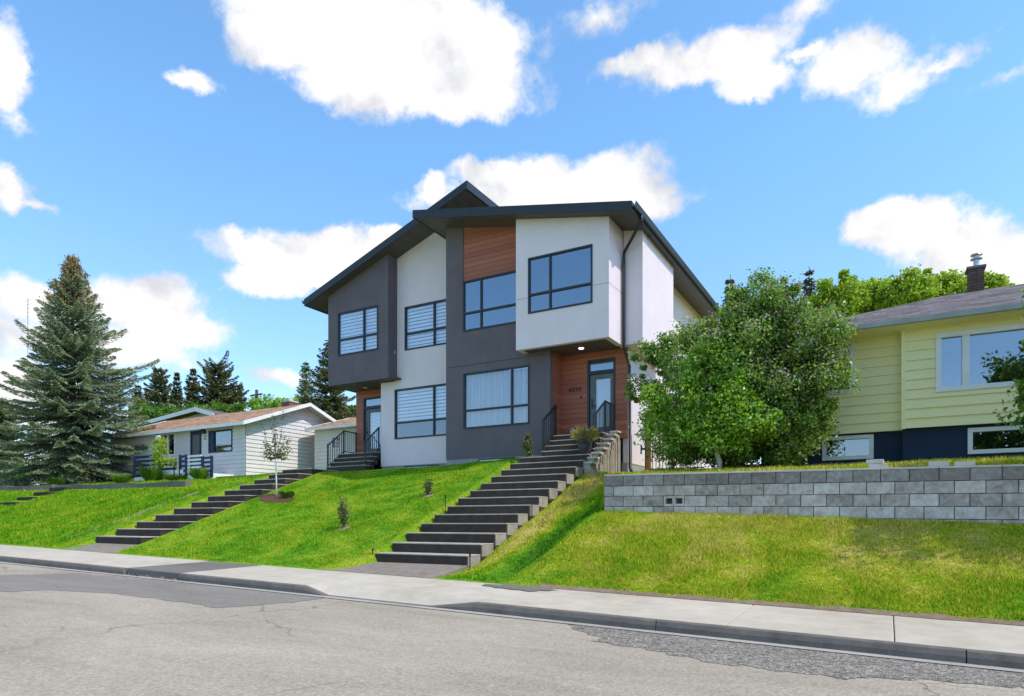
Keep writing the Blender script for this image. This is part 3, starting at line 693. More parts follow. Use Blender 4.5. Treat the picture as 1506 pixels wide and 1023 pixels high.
ob = MB().bm(FR(YP), fx(837.5, YP), fx(844, YP), fz(840, 637, YP), fz(840, 629, YP), 0, .03); ob.build('outlet_cover', M['steel'], H, bevel=.008)
# reveal joints
MB().bm(FR(YD), XDL + .01, XDR - .01, 4.98, 4.995, .001, .006).build('control_joint', M['fascia'], H)
# right cantilevered box
bw = (fx(776.7, YB), fx(871.5, YB), fz(776.7, 461.8, YB), fz(776.7, 379.7, YB))
XB1 = -6.63
mb = MB().panel([(XB0, ZB), (XB1, ZB), (XB1, zr(XB1) - .1), (XB0, zr(XB0) - .1)], [rect(*bw)], FR(YB), .16)
mb.panel([(YB + .16, ZB), (18.03, ZB), (18.03, zr(XB1) - .1), (YB + .16, zr(XB1) - .1)], [], RT(XB1), .16)
mb.box(XB0, XB0 + .16, YB + .16, YD - .002, ZB, zr(XB0) - .15)
mb.build('light_stucco_box', M['stucco'], H)
zj = fz(776.7, 438, YB)
for cb_ in ((bw[1] + .01, XB1, YB - .004, YB - .001), (XB0 + .01, bw[0] - .01, YB - .004, YB - .001), (XB1 + .001, XB1 + .004, YB, 18.02)):
    MB().box(*cb_, zj, zj + .012).build('control_joint', M['dark_base'], H)
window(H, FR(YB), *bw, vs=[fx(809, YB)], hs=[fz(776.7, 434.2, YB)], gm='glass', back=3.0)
mb = MB().box(XB0 + .16, XB1 - .16, YB + .16, YP + .05, ZB + .004, ZB + .06); mb.build('porch_ceiling', M['soffit_x'], H)
lt = MB().lathe([(0, -.004), (.055, -.004), (.075, -.010), (.08, 0)], (fx(854.8, 17.75), 17.75, ZB + .003)); lt.build('downlight', M['lamp'], H)
# right bay (cantilevered over the side yard) and side wall
XBAY = -6.02; Y1, Y2 = 18.03, 21.1
mb = MB().panel([(XS + .02, ZB), (XBAY, ZB), (XBAY, zr(XBAY) - .1), (XS + .02, zr(XS) - .1)], [], FR(Y1), .14)
mb.panel([(Y1 + .14, ZB), (Y2 - .14, ZB), (Y2 - .14, zr(XBAY) - .12), (Y1 + .14, zr(XBAY) - .12)], [], RT(XBAY), .14)
mb.box(XS + .02, XBAY, Y2 - .14, Y2, ZB, zr(XBAY) - .12); mb.box(XS + .02, XBAY - .15, Y1 + .15, Y2 - .15, ZB + .01, ZB + .1)
mb.build('side_bay', M['stucco'], H)
mb = MB(); mb.box(XS - .16, XS, YP + .12, 31, 1.75, zr(XS) - .13); mb.box(XS - .16, XS - .002, 18.05, YP + .12, ZB + .01, zr(XS) - .13); mb.build('side_stucco_wall', M['stucco'], H)
mb = MB(); mb.box(XS - .2, XS - .015, YP + .12, 31, 1.0, 1.75); mb.box(XDL + .02, -8.7, YD + .02, YD + .2, 1.4, 2.03); mb.box(fx(561, YL), XDL + .02, YL + .02, YL + .2, 1.4, 2.03)
mb.build('foundation', M['dark_base'], H)
for a, b_, yy in ((fx(703, YD), fx(757, YD), YD), (fx(594, YL), fx(645, YL), YL)):  # dark strips for the shadows in window wells, built as basement windows
    wf = MB().bm(FR(yy + .02), a, b_, 1.7, 2.0, -.02, .012).build('basement_window_or_shade', M['frame_dark'], H)
    MB().bm(FR(yy + .02), a + .05, b_ - .05, 1.75, 1.95, .014, .016).build('pane', M['glass_dark'], wf)
# left unit: light wall, box, porch
XL0 = fx(560.2, YL)
w1 = (fx(580.5, YL), XDL + .12, fz(580.5, 646, YL), fz(580.5, 573, YL))
w2 = (fx(595.3, YL), XDL + .12, fz(595.3, 515.6, YL), fz(595.3, 451.6, YL))
BX0, BX1 = fx(482.7, YLB), fx(570.7, YLB)
XC = -12.2
mb = MB().panel([(XL0, 2.03), (w1[1], 2.03), (w1[1], w1[2]), (w1[0], w1[2]), (w1[0], w1[3]), (w1[1], w1[3]), (w1[1], w2[2]), (w2[0], w2[2]), (w2[0], w2[3]), (w2[1], w2[3]), (w2[1], zr(XDL) - .3), (XC, zr(XDL) - .3), (XC, zl(XC) - .1), (BX1 - .1, zl(BX1 - .1) - .1), (BX1 - .1, ZB - .02), (XL0, ZB - .02)], [], FR(YL), .16)
mb.box(XL0 + .001, XL0 + .16, YL + .16, 19.3, 2.03, ZB); mb.build('light_stucco_wall', M['stucco'], H)
window(H, FR(YL), *w1, vs=[fx(638, YL)], hs=[fz(580.5, 622.3, YL)], blind='half', gm='glass_soft')
window(H, FR(YL), *w2, vs=[fx(638.5, YL)], hs=[fz(595.3, 491.4, YL)], blind='zebra', gm='glass_soft')
w3 = (fx(496.8, YLB), fx(556.2, YLB), fz(496.8, 524, YLB), fz(496.8, 460.5, YLB))
mb = MB().panel([(BX0, ZB), (BX1, ZB), (BX1, zl(BX1) - .1), (BX0, zl(BX0) - .1)], [rect(*w3)], FR(YLB), .16)
mb.box(BX1 - .16, BX1, YLB + .16, YL, ZB, zl(BX1) - .15); mb.box(BX0, BX0 + .16, YLB + .16, 31, ZB, zl(BX0) - .15)
mb.build('dark_stucco_box', M['dark_stucco'], H)
window(H, FR(YLB), *w3, vs=[fx(535, YLB)], hs=[fz(496.8, 500.5, YLB)], blind='zebra', gm='glass_soft')
YP2 = 19.34; XLS = fx(523.8, YP2)
mb = MB().box(BX0 + .16, BX1 + .2, YLB + .16, YP2 + .05, ZB + .004, ZB + .06); mb.build('porch_ceiling', M['soffit_x'], H)
MB().lathe([(0, -.006), (.06, -.006), (.085, -.012), (.09, 0)], (fx(537, 18.9), 18.9, ZB + .003)).build('downlight', M['frame_white'], H)
d2 = (fx(534.4, YP2), fx(534.4, YP2) + 1.02, FZ, fz(534.4, 585.5, YP2))
mb = MB().panel([(XLS, FZ - .1), (d2[0], FZ - .1), (d2[0], d2[3]), (d2[1], d2[3]), (d2[1], FZ - .1), (XL0 + .1, FZ - .1), (XL0 + .1, ZB + .1), (XLS, ZB + .1)], [], FR(YP2), .12); mb.build('wood_cladding', M['wood'], H)
door(H, FR(YP2), *d2, fz(534.4, 600, YP2))
mb = MB().box(XLS, XLS + .16, YP2 + .12, 31, 1.5, ZB + .1); mb.build('side_stucco_wall', M['dark_stucco'], H)
mb = MB().box(XLS, XS - .16, 30.85, 31, 1.5, 8.1); mb.build('rear_wall', M['stucco'], H)
# roofs
def shed(name, x0, x1, y0, y1, zf, soff):
    """roof slab (shingles) with soffit underneath and a fascia round the edges"""
    r = MB().prism([(x0 + .03, zf(x0 + .03) - .05), (x1 - .03, zf(x1 - .03) - .05), (x1 - .03, zf(x1 - .03)), (x0 + .03, zf(x0 + .03))], y0 + .03, y1).build(name, M['roof_dark'], H)
    MB().prism([(x0 + .03, zf(x0 + .03) - TH_R + .02), (x1 - .03, zf(x1 - .03) - TH_R + .02), (x1 - .03, zf(x1 - .03) - TH_R + .05), (x0 + .03, zf(x0 + .03) - TH_R + .05)], y0 + .03, y1).build('soffit', M[soff], r)
    f = MB().prism([(x0, zf(x0) - TH_R), (x1, zf(x1) - TH_R), (x1, zf(x1) + .012), (x0, zf(x0) + .012)], y0, y0 + .029)
    for xx, s in ((x0, 1), (x1, -1)):
        f.prism([(xx, zf(xx) - TH_R), (xx + s * .029, zf(xx + s * .029) - TH_R), (xx + s * .029, zf(xx + s * .029) + .012), (xx, zf(xx) + .012)], y0 + .029, y1)
    f.build('fascia', M['fascia'], r); return r
shed('shed_roof', -13.1, -5.85, 16.62, 18.42, zr, 'soffit')
shed('shed_roof', -12.3, -5.85, 18.42, 31.6, zr, 'soffit')
shed('shed_roof', -19.0, -11.7, 17.62, 31.6, zl, 'soffit_x')
mb = MB().box(XC - .16, XC, YL + .002, 31, zr(XC) - .05, zl(XC) - .1); mb.build('clerestory_wall', M['dark_stucco'], H)
# gutters and downspout
gz = zr(-5.85)
mb = MB().prism([(-5.848, gz - .15), (-5.76, gz - .15), (-5.72, gz - .02), (-5.735, gz - .02), (-5.77, gz - .135), (-5.835, gz - .135), (-5.835, gz - .01), (-5.848, gz - .01)], 16.62, 31.6); mb.build('gutter', M['fascia'], H)
gz2 = zl(-19.0)
mb = MB().prism([(-19.002, gz2 - .15), (-19.09, gz2 - .15), (-19.13, gz2 - .02), (-19.115, gz2 - .02), (-19.08, gz2 - .135), (-19.015, gz2 - .135), (-19.015, gz2 - .01), (-19.002, gz2 - .01)], 17.62, 31.6); mb.build('gutter', M['fascia'], H)
mb = MB().tube([(-5.79, 17.25, gz - .13), (-5.80, 17.27, gz - .28), (-6.53, 17.93, gz - .75), (-6.55, 17.95, gz - .95), (-6.55, 17.95, ZB - .05), (-6.53, 18.22, ZB - .35), (-6.53, 18.38, ZB - .55), (-6.53, 18.42, 1.6), (-6.45, 18.3, 1.48)], .045, 8)
mb.build('downspout', M['fascia'], H, smooth=True)

# ------------------------------------------------------------------ stairs
ST = thing('concrete_stairs', (-8.2, 13.5, .3), 'long flight of dark concrete steps climbing to the porch with the house number', 'stairs')
nst = 13; Y0s, tr_, z0s, rs = 10.7, .49, -.64, .2087
for k in range(nst):
    t = k / 12; xl = -9.40 + .20 * t; xr = -7.09 + .08 * t; y = Y0s + tr_ * k; z = z0s + rs * k
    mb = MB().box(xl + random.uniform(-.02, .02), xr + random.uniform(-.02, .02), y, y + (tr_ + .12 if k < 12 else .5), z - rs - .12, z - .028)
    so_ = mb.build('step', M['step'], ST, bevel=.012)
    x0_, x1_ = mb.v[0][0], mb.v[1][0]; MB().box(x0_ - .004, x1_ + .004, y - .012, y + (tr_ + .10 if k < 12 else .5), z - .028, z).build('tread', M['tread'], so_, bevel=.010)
    MB().box(x1_ + .0005, x1_ + .012, y + .03, y + tr_ - .02, z - rs - .05, z - .03).build('painted_sunlit_end', M['stone'], so_)  # pale end slab: sunlit side of the step painted in against the dark riser
for k in range(4):
    y = 16.86 + .235 * k; z = z0s + rs * 12 + .1765 * (k + 1)
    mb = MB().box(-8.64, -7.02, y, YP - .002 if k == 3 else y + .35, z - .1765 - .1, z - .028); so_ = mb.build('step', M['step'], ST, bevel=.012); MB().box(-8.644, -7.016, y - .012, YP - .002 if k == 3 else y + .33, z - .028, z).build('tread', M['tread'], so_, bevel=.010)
# pale rubble side walls stepping up beside the top flight
mb = MB()
for k in range(8):
    y = 16.15 + .275 * k; z = min(1.55 + .155 * k, 2.60) if k < 7 else 2.60
    mb.box(-7.018, -6.80 - random.uniform(0, .03), y + .004, y + .271, .9, z)
    for q in range(3): mb.box(-6.82, -6.785 + random.uniform(0, .02), y + .02 + .08 * q, y + .085 + .08 * q, 1.0, z - random.uniform(.05, .3))
sw_ = mb.build('stair_side_wall', M['stone'], ST, bevel=.015)
mb = MB()
for k in range(8):
    y = 16.15 + .275 * k; z = min(1.55 + .155 * k, 2.60) if k < 7 else 2.60
    mb.box(-7.03, -6.76, y - .02, y + .25, z + .002, z + .055)
mb.build('coping', M['cap'], sw_, bevel=.01)
def pad(name, xl, xr, y0, y1, dz=.02):
    n = 8; mb = MB()
    for j in range(n + 1):
        y = y0 + (y1 - y0) * j / n
        for x in (xl, (xl + xr) / 2, xr): mb.v.append((x, y, zsw(x) + (ground(x, y1) - zsw(x)) * (j / n) + dz))
    mb.f = [(3 * j + i, 3 * j + i + 1, 3 * j + i + 4, 3 * j + i + 3) for j in range(n) for i in (0, 1)]
    return tag(mb.build(name, M['pad']), kind='structure')
def pad2(name, pts):
    mb = MB().hexa([(x, y, z - .3) for x, y, z in pts] + list(pts)); return tag(mb.build(name, M['pad']), kind='structure')
pad2('walkway', [(-9.85, 9.5, zsw(-9.8) + .006), (-7.05, 9.5, zsw(-7.1) + .006), (-7.08, 10.75, z0s - rs + .02), (-9.45, 10.75, z0s - rs + .02)])
ST2 = thing('concrete_stairs', (-18.1, 13.3, .7), 'second flight of dark concrete steps, farther left, climbing toward the covered left door', 'stairs')
for k in range(12):
    t = k / 10; xl = -19.33 + .55 * t; xr = -17.16 - .18 * t; y = 10.3 + .55 * k; z = -.381 + .205 * k
    MB().box(xl + random.uniform(-.02, .02), xr + random.uniform(-.02, .02), y, y + .67 if k < 11 else 17.95, z - .33, z - .028).build('step', M['step'], ST2, bevel=.012)
    MB().box(xl - .02, xr + .02, y - .012, y + .65 if k < 11 else 17.95, z - .028, z).build('tread', M['tread'], ST2.children[-1] if False else [c for c in bpy.data.objects if c.parent == ST2 and c.name.startswith('step')][-1], bevel=.010)
for k in range(4):
    y = 17.75 + .2 * k; z = 1.874 + (FZ - 1.874) * (k + 1) / 4
    MB().box(-18.0, -16.12, y, YP2 - .002 if k == 3 else y + .3, z - .3, z - .028).build('step', M['step'], ST2, bevel=.012)
    MB().box(-18.004, -16.116, y - .012, YP2 - .002 if k == 3 else y + .28, z - .028, z).build('tread', M['tread'], [c for c in bpy.data.objects if c.parent == ST2 and c.name.startswith('step')][-1], bevel=.010)
pad2('walkway', [(-19.55, 9.5, zsw(-19.5) + .006), (-16.9, 9.5, zsw(-17) + .006), (-17.1, 10.35, -.58), (-19.35, 10.35, -.565)])
ST3 = thing('concrete_steps', (-30.5, 13.4, .9), 'short narrow concrete steps at the far left edge of the neighbouring lawn', 'stairs')
for k in range(4):
    z = .81 + .225 * k; y = 12.9 + .6 * k
    MB().box(-31.15, -29.9, y, y + .72, z - .3, z).build('step', M['step'], ST3, bevel=.018)

def railing(name, label, pts, h, n_bal, post_at, base_drop=.08):
    """sloped then level black rail: pts are floor points"""
    t = thing(name, pts[0], label, 'railing', 'black porch railings')
    up = lambda p, q: (p[0], p[1], p[2] + q)
    mb = MB()
    for a, b in zip(pts[:-1], pts[1:]): mb.bar(up(a, h), up(b, h), .05, .04); mb.bar(up(a, base_drop + .04), up(b, base_drop + .04), .035, .03)
    mb.build('rail', M['metal'], t, bevel=.004)
    for i in post_at: 
        p = pts[i]; MB().box(p[0] - .025, p[0] + .025, p[1] - .025, p[1] + .025, p[2] - .12, p[2] + h + .03).build('post', M['metal'], t, bevel=.004)
    for (a, b), n in zip(zip(pts[:-1], pts[1:]), n_bal):
        for k in range(1, n):
            f = k / n; p = [a[i] + (b[i] - a[i]) * f for i in range(3)]
            MB().box(p[0] - .009, p[0] + .009, p[1] - .009, p[1] + .009, p[2] + base_drop + .04, p[2] + h - .01).build('baluster', M['metal'], t)
    return t
railing('railing', 'black metal railing on the left of the brown porch beside the house number', [(-8.60, 16.88, 2.02), (-8.60, 17.72, FZ)], .9, [7], [0, 1])
railing('railing', 'black metal railing on the right of the brown porch, above the potted yellow plant', [(-7.08, 17.0, 2.02), (-7.08, 17.85, FZ), (-7.08, 18.28, FZ)], .92, [8, 5], [0, 1, 2])
railing('railing', 'black metal railing left of the covered left door, against the white garage', [(-17.95, 17.78, 1.95), (-17.95, 18.6, FZ), (-17.95, 19.26, FZ)], .9, [7, 6], [0, 1, 2])
railing('railing', 'black metal railing right of the covered left door, below the striped blinds window', [(-16.22, 17.85, 1.95), (-16.22, 18.6, FZ)], .9, [7], [0, 1])

# ------------------------------------------------------------------ block retaining wall
YW = 12.3; XW0 = -4.9
W = thing('retaining_wall', (0, 12.4, .2), 'low grey concrete block retaining wall in stretcher courses between the two lawns', 'wall')
bl = MB(); bt = MB(); mo = MB(); e_ = .2
holl = None
for c in range(6):
    zt = .915 - c * .2; zt -= 0
    off = (.2 if c % 2 else 0); x = XW0 - off; i = 0
    while x < 11:
        x0, x1 = max(x, XW0) + .0055, x + .4 - .0055
        if x1 - x0 > .05:
            dz = -.012 * (x0 - XW0) * 1.0
            z1, z0 = zt + dz - .005, zt + dz - .2 + .005
            g = random.uniform(-.004, .004)
            if c == 2 and abs(x0 - (fx(965, YW))) < .21 and holl is None:
                holl = (x0, x1, z0, z1)
                bl.panel(rect(x0, x1, z0, z1), [rect(x0 + .035, x0 + .165, z0 + .045, z1 - .04), rect(x1 - .165, x1 - .035, z0 + .045, z1 - .04)], FR(YW), .15)
            else:
                (bt if c == 0 else bl).box(x0, x1, YW + g, YW + .19, z0, z1)
        x += .4; i += 1
for c in range(6):
    zt = .915 - c * .2; y = YW + .2
    for k in range(6): bl.box(XW0 + .002, XW0 + .19, y + .4 * k - (.2 if c % 2 else 0) + .006, y + .4 * k + .394 - (.2 if c % 2 else 0), zt - .195, zt - .005)
bt.build('top_course', M['block_top'], W, bevel=.006)
b_o = bl.build('block_courses', M['block'], W, bevel=.006)
for xa_, xb_m in ((XW0 + .012, holl[0]), (holl[1], 11)):
    ta, tb = .90 - .012 * (xa_ - XW0), .90 - .012 * (xb_m - XW0)
    mo.hexa([(xa_, YW + .03, -.9), (xb_m, YW + .03, -.9), (xb_m, YW + .18, -.9), (xa_, YW + .18, -.9), (xa_, YW + .03, ta), (xb_m, YW + .03, tb), (xb_m, YW + .18, tb), (xa_, YW + .18, ta)])
mo.box(holl[0], holl[1], YW + .03, YW + .18, holl[3], .86); mo.box(holl[0], holl[1], YW + .03, YW + .18, -.9, holl[2]); mo.box(holl[0] + .001, holl[1] - .001, YW + .151, YW + .166, holl[2], holl[3])
if holl is None: print('NO HOLLOW BLOCK')
mo2 = mo.build('mortar', M['mortar'], W)
cp = MB(); x = XW0
while x < 11:
    zt = .916 - .012 * (x - XW0)
    cp.hexa([(x + .003, YW - .004, zt), (x + .797, YW - .004, zt - .0096), (x + .797, YW + .2, zt - .0096), (x + .003, YW + .2, zt), (x + .003, YW - .004, zt + .03), (x + .797, YW - .004, zt + .0204), (x + .797, YW + .2, zt + .0204), (x + .003, YW + .2, zt + .03)]); x += .8
cp.build('coping', M['cap'], W, bevel=.005)
def loose(px, wd, hgt, label, rot=.1, lift=0):
    X = fx(px, YW + .1); z = .946 - .012 * (X - XW0) + lift
    o = MB().box(-wd / 2, wd / 2, -.075, .075, 0, hgt).build('loose_block', M['cap'], None, (0, 0, 0), bevel=.008)
    o.location = (X, YW + .10, z); o.rotation_euler = (0, .0, rot); return tag(o, label, 'concrete block', 'loose blocks on the wall')
loose(1291, .27, .075, 'loose concrete block lying under another one on the retaining wall', .03)
loose(1287, .25, .065, 'loose concrete block on top of a two block pile on the retaining wall', -.06, .077)
loose(1380, .27, .085, 'single loose concrete block on the wall, nearer the two block pile', .05)
loose(1419, .27, .07, 'single slanted loose concrete block on the wall, farthest right', -.1)

# ------------------------------------------------------------------ yellow house
YH = thing('yellow_house', (1, 16.2, 1.0), 'pale yellow lap siding bungalow on navy foundation with grey shingled hip roof', 'house')
YF, YF2 = 16.0, 16.27; XJ = fx(1328, YF); XE0, XE1 = -2.62, 11.0
zf_ = 1.955; ze = 4.07
big = (fx(1376, YF), fx(1532, YF), fz(1376, 577.5, YF), fz(1376, 491, YF))
lw_ = (fx(1196, YF2), fx(1257, YF2), fz(1257, 578, YF2), fz(1257, 508, YF2))
mb = MB(); mb.panel(rect(XJ, XE1, zf_, ze), [rect(*big)], FR(YF), .14); siding(mb, FR(YF), lambda z: XJ, lambda z: XE1, zf_, ze - .02, [big], .2)
mb.panel(rect(XE0, XJ, zf_, ze), [rect(*lw_)], FR(YF2), .14); siding(mb, FR(YF2), lambda z: XE0, lambda z: XJ, zf_, ze - .02, [lw_], .2)
mb.box(XJ, XJ + .1, YF + .14, YF2 + .1, zf_, ze); mb.box(XE0, XE0 + .14, YF2 + .14, 24, zf_, ze); mb.box(XE0, XE1, 24, 24.14, zf_, ze); mb.box(XJ, XE1, YF + .002, YF2 + .1, zf_, zf_ + .05)
mb.build('siding_wall', M['siding_yellow'], YH)
MB().box(XJ - .03, XJ + .05, YF - .035, YF + .05, zf_ - .01, ze - .01).build('corner_board', M['siding_yellow'], YH)
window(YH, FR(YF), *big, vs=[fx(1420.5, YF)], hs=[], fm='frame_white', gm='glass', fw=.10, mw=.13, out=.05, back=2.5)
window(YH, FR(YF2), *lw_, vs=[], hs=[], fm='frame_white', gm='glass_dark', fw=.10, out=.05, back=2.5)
b1 = (fx(1209, YF2 + .08), fx(1285, YF2 + .08), fz(1247, 676, YF2 + .08), fz(1247, 640.5, YF2 + .08)); b2 = (fx(1423, YF + .08), fx(1530, YF + .08), fz(1423, 668, YF + .08), fz(1423, 629.5, YF + .08))
mb = MB().panel(rect(XE0 + .04, XJ, .6, zf_), [rect(*b1)], FR(YF2 + .08), .16).panel(rect(XJ, XE1, .6, zf_), [rect(*b2)], FR(YF + .08), .16)
mb.box(XE0 + .04, XE0 + .2, YF2 + .24, 24, .6, zf_); mb.build('navy_foundation', M['navy'], YH)
window(YH, FR(YF2 + .08), *b1, fm='frame_white', gm='glass_dark', fw=.085, out=.035, name='basement_window_or_shade', back=1.2)
window(YH, FR(YF + .08), *b2, fm='frame_white', gm='glass_dark', fw=.085, out=.035, name='basement_window_or_shade', back=1.2)
ex0, ex1, ey0, ey1 = XE0 - .5, XE1 + .5, YF - .5, 24.5; zz = ze + .02; hd = (ey1 - ey0) / 2; rz = zz + hd * .375
R0, R1 = (ex0 + hd, ey0 + hd, rz), (ex1 - hd, ey0 + hd, rz)
rf = MB().add([(ex0, ey0, zz), (ex1, ey0, zz), (ex1, ey1, zz), (ex0, ey1, zz), R0, R1], [(0, 1, 5, 4), (1, 2, 5), (2, 3, 4, 5), (3, 0, 4), (0, 3, 2, 1)]).build('hip_roof', M['roof_grey'], YH)
MB().box(ex0 + .01, ex1 - .01, ey0 + .01, ey1 - .01, zz - .095, zz - .004).build('eave_soffit', M['siding_yellow'], rf)
MB().prismx([(ey0 - .002, zz - .085), (ey0 - .09, zz - .085), (ey0 - .11, zz + .01), (ey0 - .098, zz + .01), (ey0 - .08, zz - .07), (ey0 - .02, zz - .07), (ey0 - .02, zz + .01), (ey0 - .002, zz + .01)], ex0 - .1, ex1).build('gutter', M['gutter_grey'], rf)
cxm = 1.9
ch = MB()
for c in range(12):
    for k in range(2): ch.box(cxm - .16 + .16 * k + .004, cxm - .16 + .16 * k + .156, R0[1] - .2, R0[1] + .2, rz - .35 + .07 * c + .004, rz - .35 + .07 * c + .066)
ch.box(cxm - .155, cxm + .155, R0[1] - .19, R0[1] + .19, rz - .6, rz + .48)
chm = ch.build('chimney', M['brick_dark'], rf)
MB().box(cxm - .20, cxm + .20, R0[1] - .24, R0[1] + .24, rz + .492, rz + .55).build('chimney_cap', M['mortar'], rf)
MB().tube([(cxm + .02, R0[1], rz + .54), (cxm + .02, R0[1], rz + .76)], .065, 12).lathe([(.0, .36), (.12, .34), (.13, .31), (.07, .29), (.07, .26), (.13, .23), (.13, .21), (.07, .20)], (cxm + .02, R0[1], rz + .56), 14).build('flue', M['steel'], rf)

# ------------------------------------------------------------------ white bungalow on the left
BG = thing('white_bungalow', (-32, 21.5, 2.2), 'white lap siding bungalow with rust coloured shingle gable roof and navy trim', 'house')
XG = -27.0; YBF, YBR = 21.35, 28.6; XGL = -38.5; zb_ = 2.28; zev = 4.74; YRG = 24.97; sl = .362
pw = (fx(307.5, YBF), fx(342.5, YBF), fz(325, 665, YBF), fz(325, 632, YBF)); lw2 = (fx(236, YBF), fx(258, YBF), fz(247, 670, YBF), fz(247, 637, YBF)); dw = (fx(280.5, YBF), fx(297, YBF), 2.4, fz(289, 633.5, YBF))
mb = MB().panel(rect(XGL, XG, zb_, zev + .12), [rect(*pw), rect(*lw2), rect(*dw)], FR(YBF), .14)
siding(mb, FR(YBF), lambda z: XGL, lambda z: XG, zb_, zev + .1, [pw, lw2, dw], .2)
gb = lambda z: YBF if z < zev + .1 else YBF + (z - zev - .1) / sl
ge = lambda z: YBR if z < zev + .1 else max(2 * YRG - gb(z), gb(z))
zpk = zev + .1 + (YRG - YBF) * sl
mb.panel([(YBF + .14, zb_), (YBR, zb_), (YBR, zev + .1), (YRG, zpk), (YBF + .14, zev + .15)], [], RT(XG), .14)
siding(mb, RT(XG), lambda z: max(YBF, gb(z)), ge, zb_, zpk - .05, [], .2)
mb.build('siding_wall', M['siding_white'], BG)
MB().box(XGL, XG - .02, YBF + .05, YBR, 1.6, zb_ - .01).build('foundation', M['brick'], BG)
def gable_roof(parent, x0, x1, ye, yr, z_e, s_, mr, mf, th=.16):
    zrg = z_e + (yr - ye) * s_; y2 = 2 * yr - ye
    r = MB().prismx([(ye, z_e - .04), (yr, zrg - .04), (y2, z_e - .04), (y2, z_e), (yr, zrg), (ye, z_e)], x0 + .04, x1 - .04).build('gable_roof', M[mr], parent)
    f = MB()
    for xx in (x0, x1 - .038): 
        f.prismx([(ye, z_e - th), (yr, zrg - th), (yr, zrg + .02), (ye, z_e + .02)], xx, xx + .038); f.prismx([(yr, zrg - th), (y2, z_e - th), (y2, z_e + .02), (yr, zrg + .02)], xx, xx + .038)
    f.box(x0 + .04, x1 - .04, ye - .03, ye, z_e - th, z_e - .002); f.build('fascia', M[mf], r)
    MB().prismx([(ye + .01, z_e - th + .02), (yr, zrg - th + .02), (y2 - .01, z_e - th + .02), (y2 - .01, z_e - th + .04), (yr, zrg - th + .04), (ye + .01, z_e - th + .04)], x0 + .04, x1 - .04).build('soffit', M['siding_grey'], r)
    return r
br = gable_roof(BG, XGL - .5, -26.45, 20.84, YRG, 4.80, sl, 'roof_red', 'white_trim')
ch = MB()
for c in range(7):
    for s in range(3): ch.box(-28.9 + .2 * s + .004, -28.9 + .2 * s + .196, 25.2, 25.75, 5.95 + .09 * c, 5.95 + .09 * c + .084)
ch.build('chimney', M['brick'], br); MB().box(-28.95, -28.25, 25.15, 25.8, 6.585, 6.66).box(-28.75, -28.45, 25.3, 25.6, 6.66, 6.8).build('chimney_cap', M['cap'], br)
window(BG, FR(YBF), *pw, vs=[pw[0] + .36], fm='navy_trim', gm='glass', fw=.07, mw=.08, out=.05, back=2)
window(BG, FR(YBF), *lw2, vs=[(lw2[0] + lw2[1]) / 2], fm='frame_white', gm='glass_dark', fw=.07, out=.04, back=2)
MB().bm(FR(YBF), lw2[0] - .32, lw2[0] - .02, lw2[2], lw2[3], .026, .06).build('shutter', M['navy_trim'], BG, bevel=.01)
MB().bm(FR(YBF), pw[0] + .07, pw[0] + .33, pw[2] + .05, pw[3] - .05, -.02, .03).build('shutter', M['navy_trim'], BG, bevel=.01)
dd = MB().bm(FR(YBF), dw[0], dw[0] + .1, dw[2], dw[3], -.08, .03).bm(FR(YBF), dw[1] - .16, dw[1], dw[2], dw[3], -.08, .03).bm(FR(YBF), dw[0] + .1, dw[1] - .16, dw[3] - .18, dw[3], -.08, .028).build('door_frame', M['navy_trim'], BG)
MB().bm(FR(YBF), dw[0] + .1, dw[1] - .16, dw[2], dw[3] - .18, -.07, -.02).build('door', M['door'], BG)
MB().bm(FR(YBF), fx(303, YBF), fx(344, YBF), fz(323, 631, YBF), fz(323, 625, YBF), .02, .10).build('window_valance', M['cap'], BG, bevel=.01)
wlg = MB().bm(FR(YBF), fx(299, YBF), fx(304, YBF), fz(301, 638, YBF), fz(301, 631, YBF), .02, .16); wlg.build('porch_light', M['metal'], BG, bevel=.02)
MB().bm(FR(YBF), fx(300.6, YBF), fx(304, YBF), fz(302, 647, YBF), fz(302, 640, YBF), .024, .032).build('house_number_plate', M['gutter_grey'], BG)
# deck and its railing
DK = thing('front_deck', (-32.5, 20.3, 2.0), 'white front deck with navy slatted railing panels before the white bungalow', 'deck')
YK = 20.1
def kx(p): return fx(p, YK)
def kz(p, y): return fz(p, y, YK)
MB().box(kx(196), kx(312), YK + .03, YBF - .03, 2.02, 2.34).build('platform', M['white_trim'], DK)
def slat_panel(p0, p1, yt, yb, n, m_, post=True, frame='navy_trim', posts=(1, 1)):
    a0, a1 = kx(p0), kx(p1); pm = (p0 + p1) / 2; z1, z0 = kz(pm, yt), kz(pm, yb)
    s = MB(); h = (z1 - z0) / (2 * n - 1)
    for i in range(n): s.bm(FR(YK), a0, a1, z0 + 2 * h * i, z0 + 2 * h * i + h * 1.05, -.02, .02)
    s.build('railing_panel', M[m_], DK)
    f = MB()
    if posts[0]: f.bm(FR(YK), a0 - .05, a0 + .06, z0 - .25, z1 + .04, -.05, .05)
    if posts[1]: f.bm(FR(YK), a1 - .06, a1 + .05, z0 - .25, z1 + .04, -.05, .05)
    if f.v: f.build('railing_post', M[frame], DK, bevel=.008)
slat_panel(198, 229.5, 670, 692, 4, 'navy_trim'); slat_panel(235.5, 257.5, 676, 691, 3, 'navy_trim', posts=(0, 1))
slat_panel(265, 274, 669.5, 694, 4, 'navy_trim'); slat_panel(276, 296, 669, 694, 5, 'white_trim', posts=(0, 0)); slat_panel(298, 311.5, 671.5, 694, 4, 'navy_trim')
MB().bm(FR(YK), kx(230.2), kx(234.5), 1.95, kz(232, 640), -.05, .05).bm(FR(YK), kx(235), kx(270), kz(252, 697), kz(252, 691.5), .01, .05).build('white_post', M['white_trim'], DK)
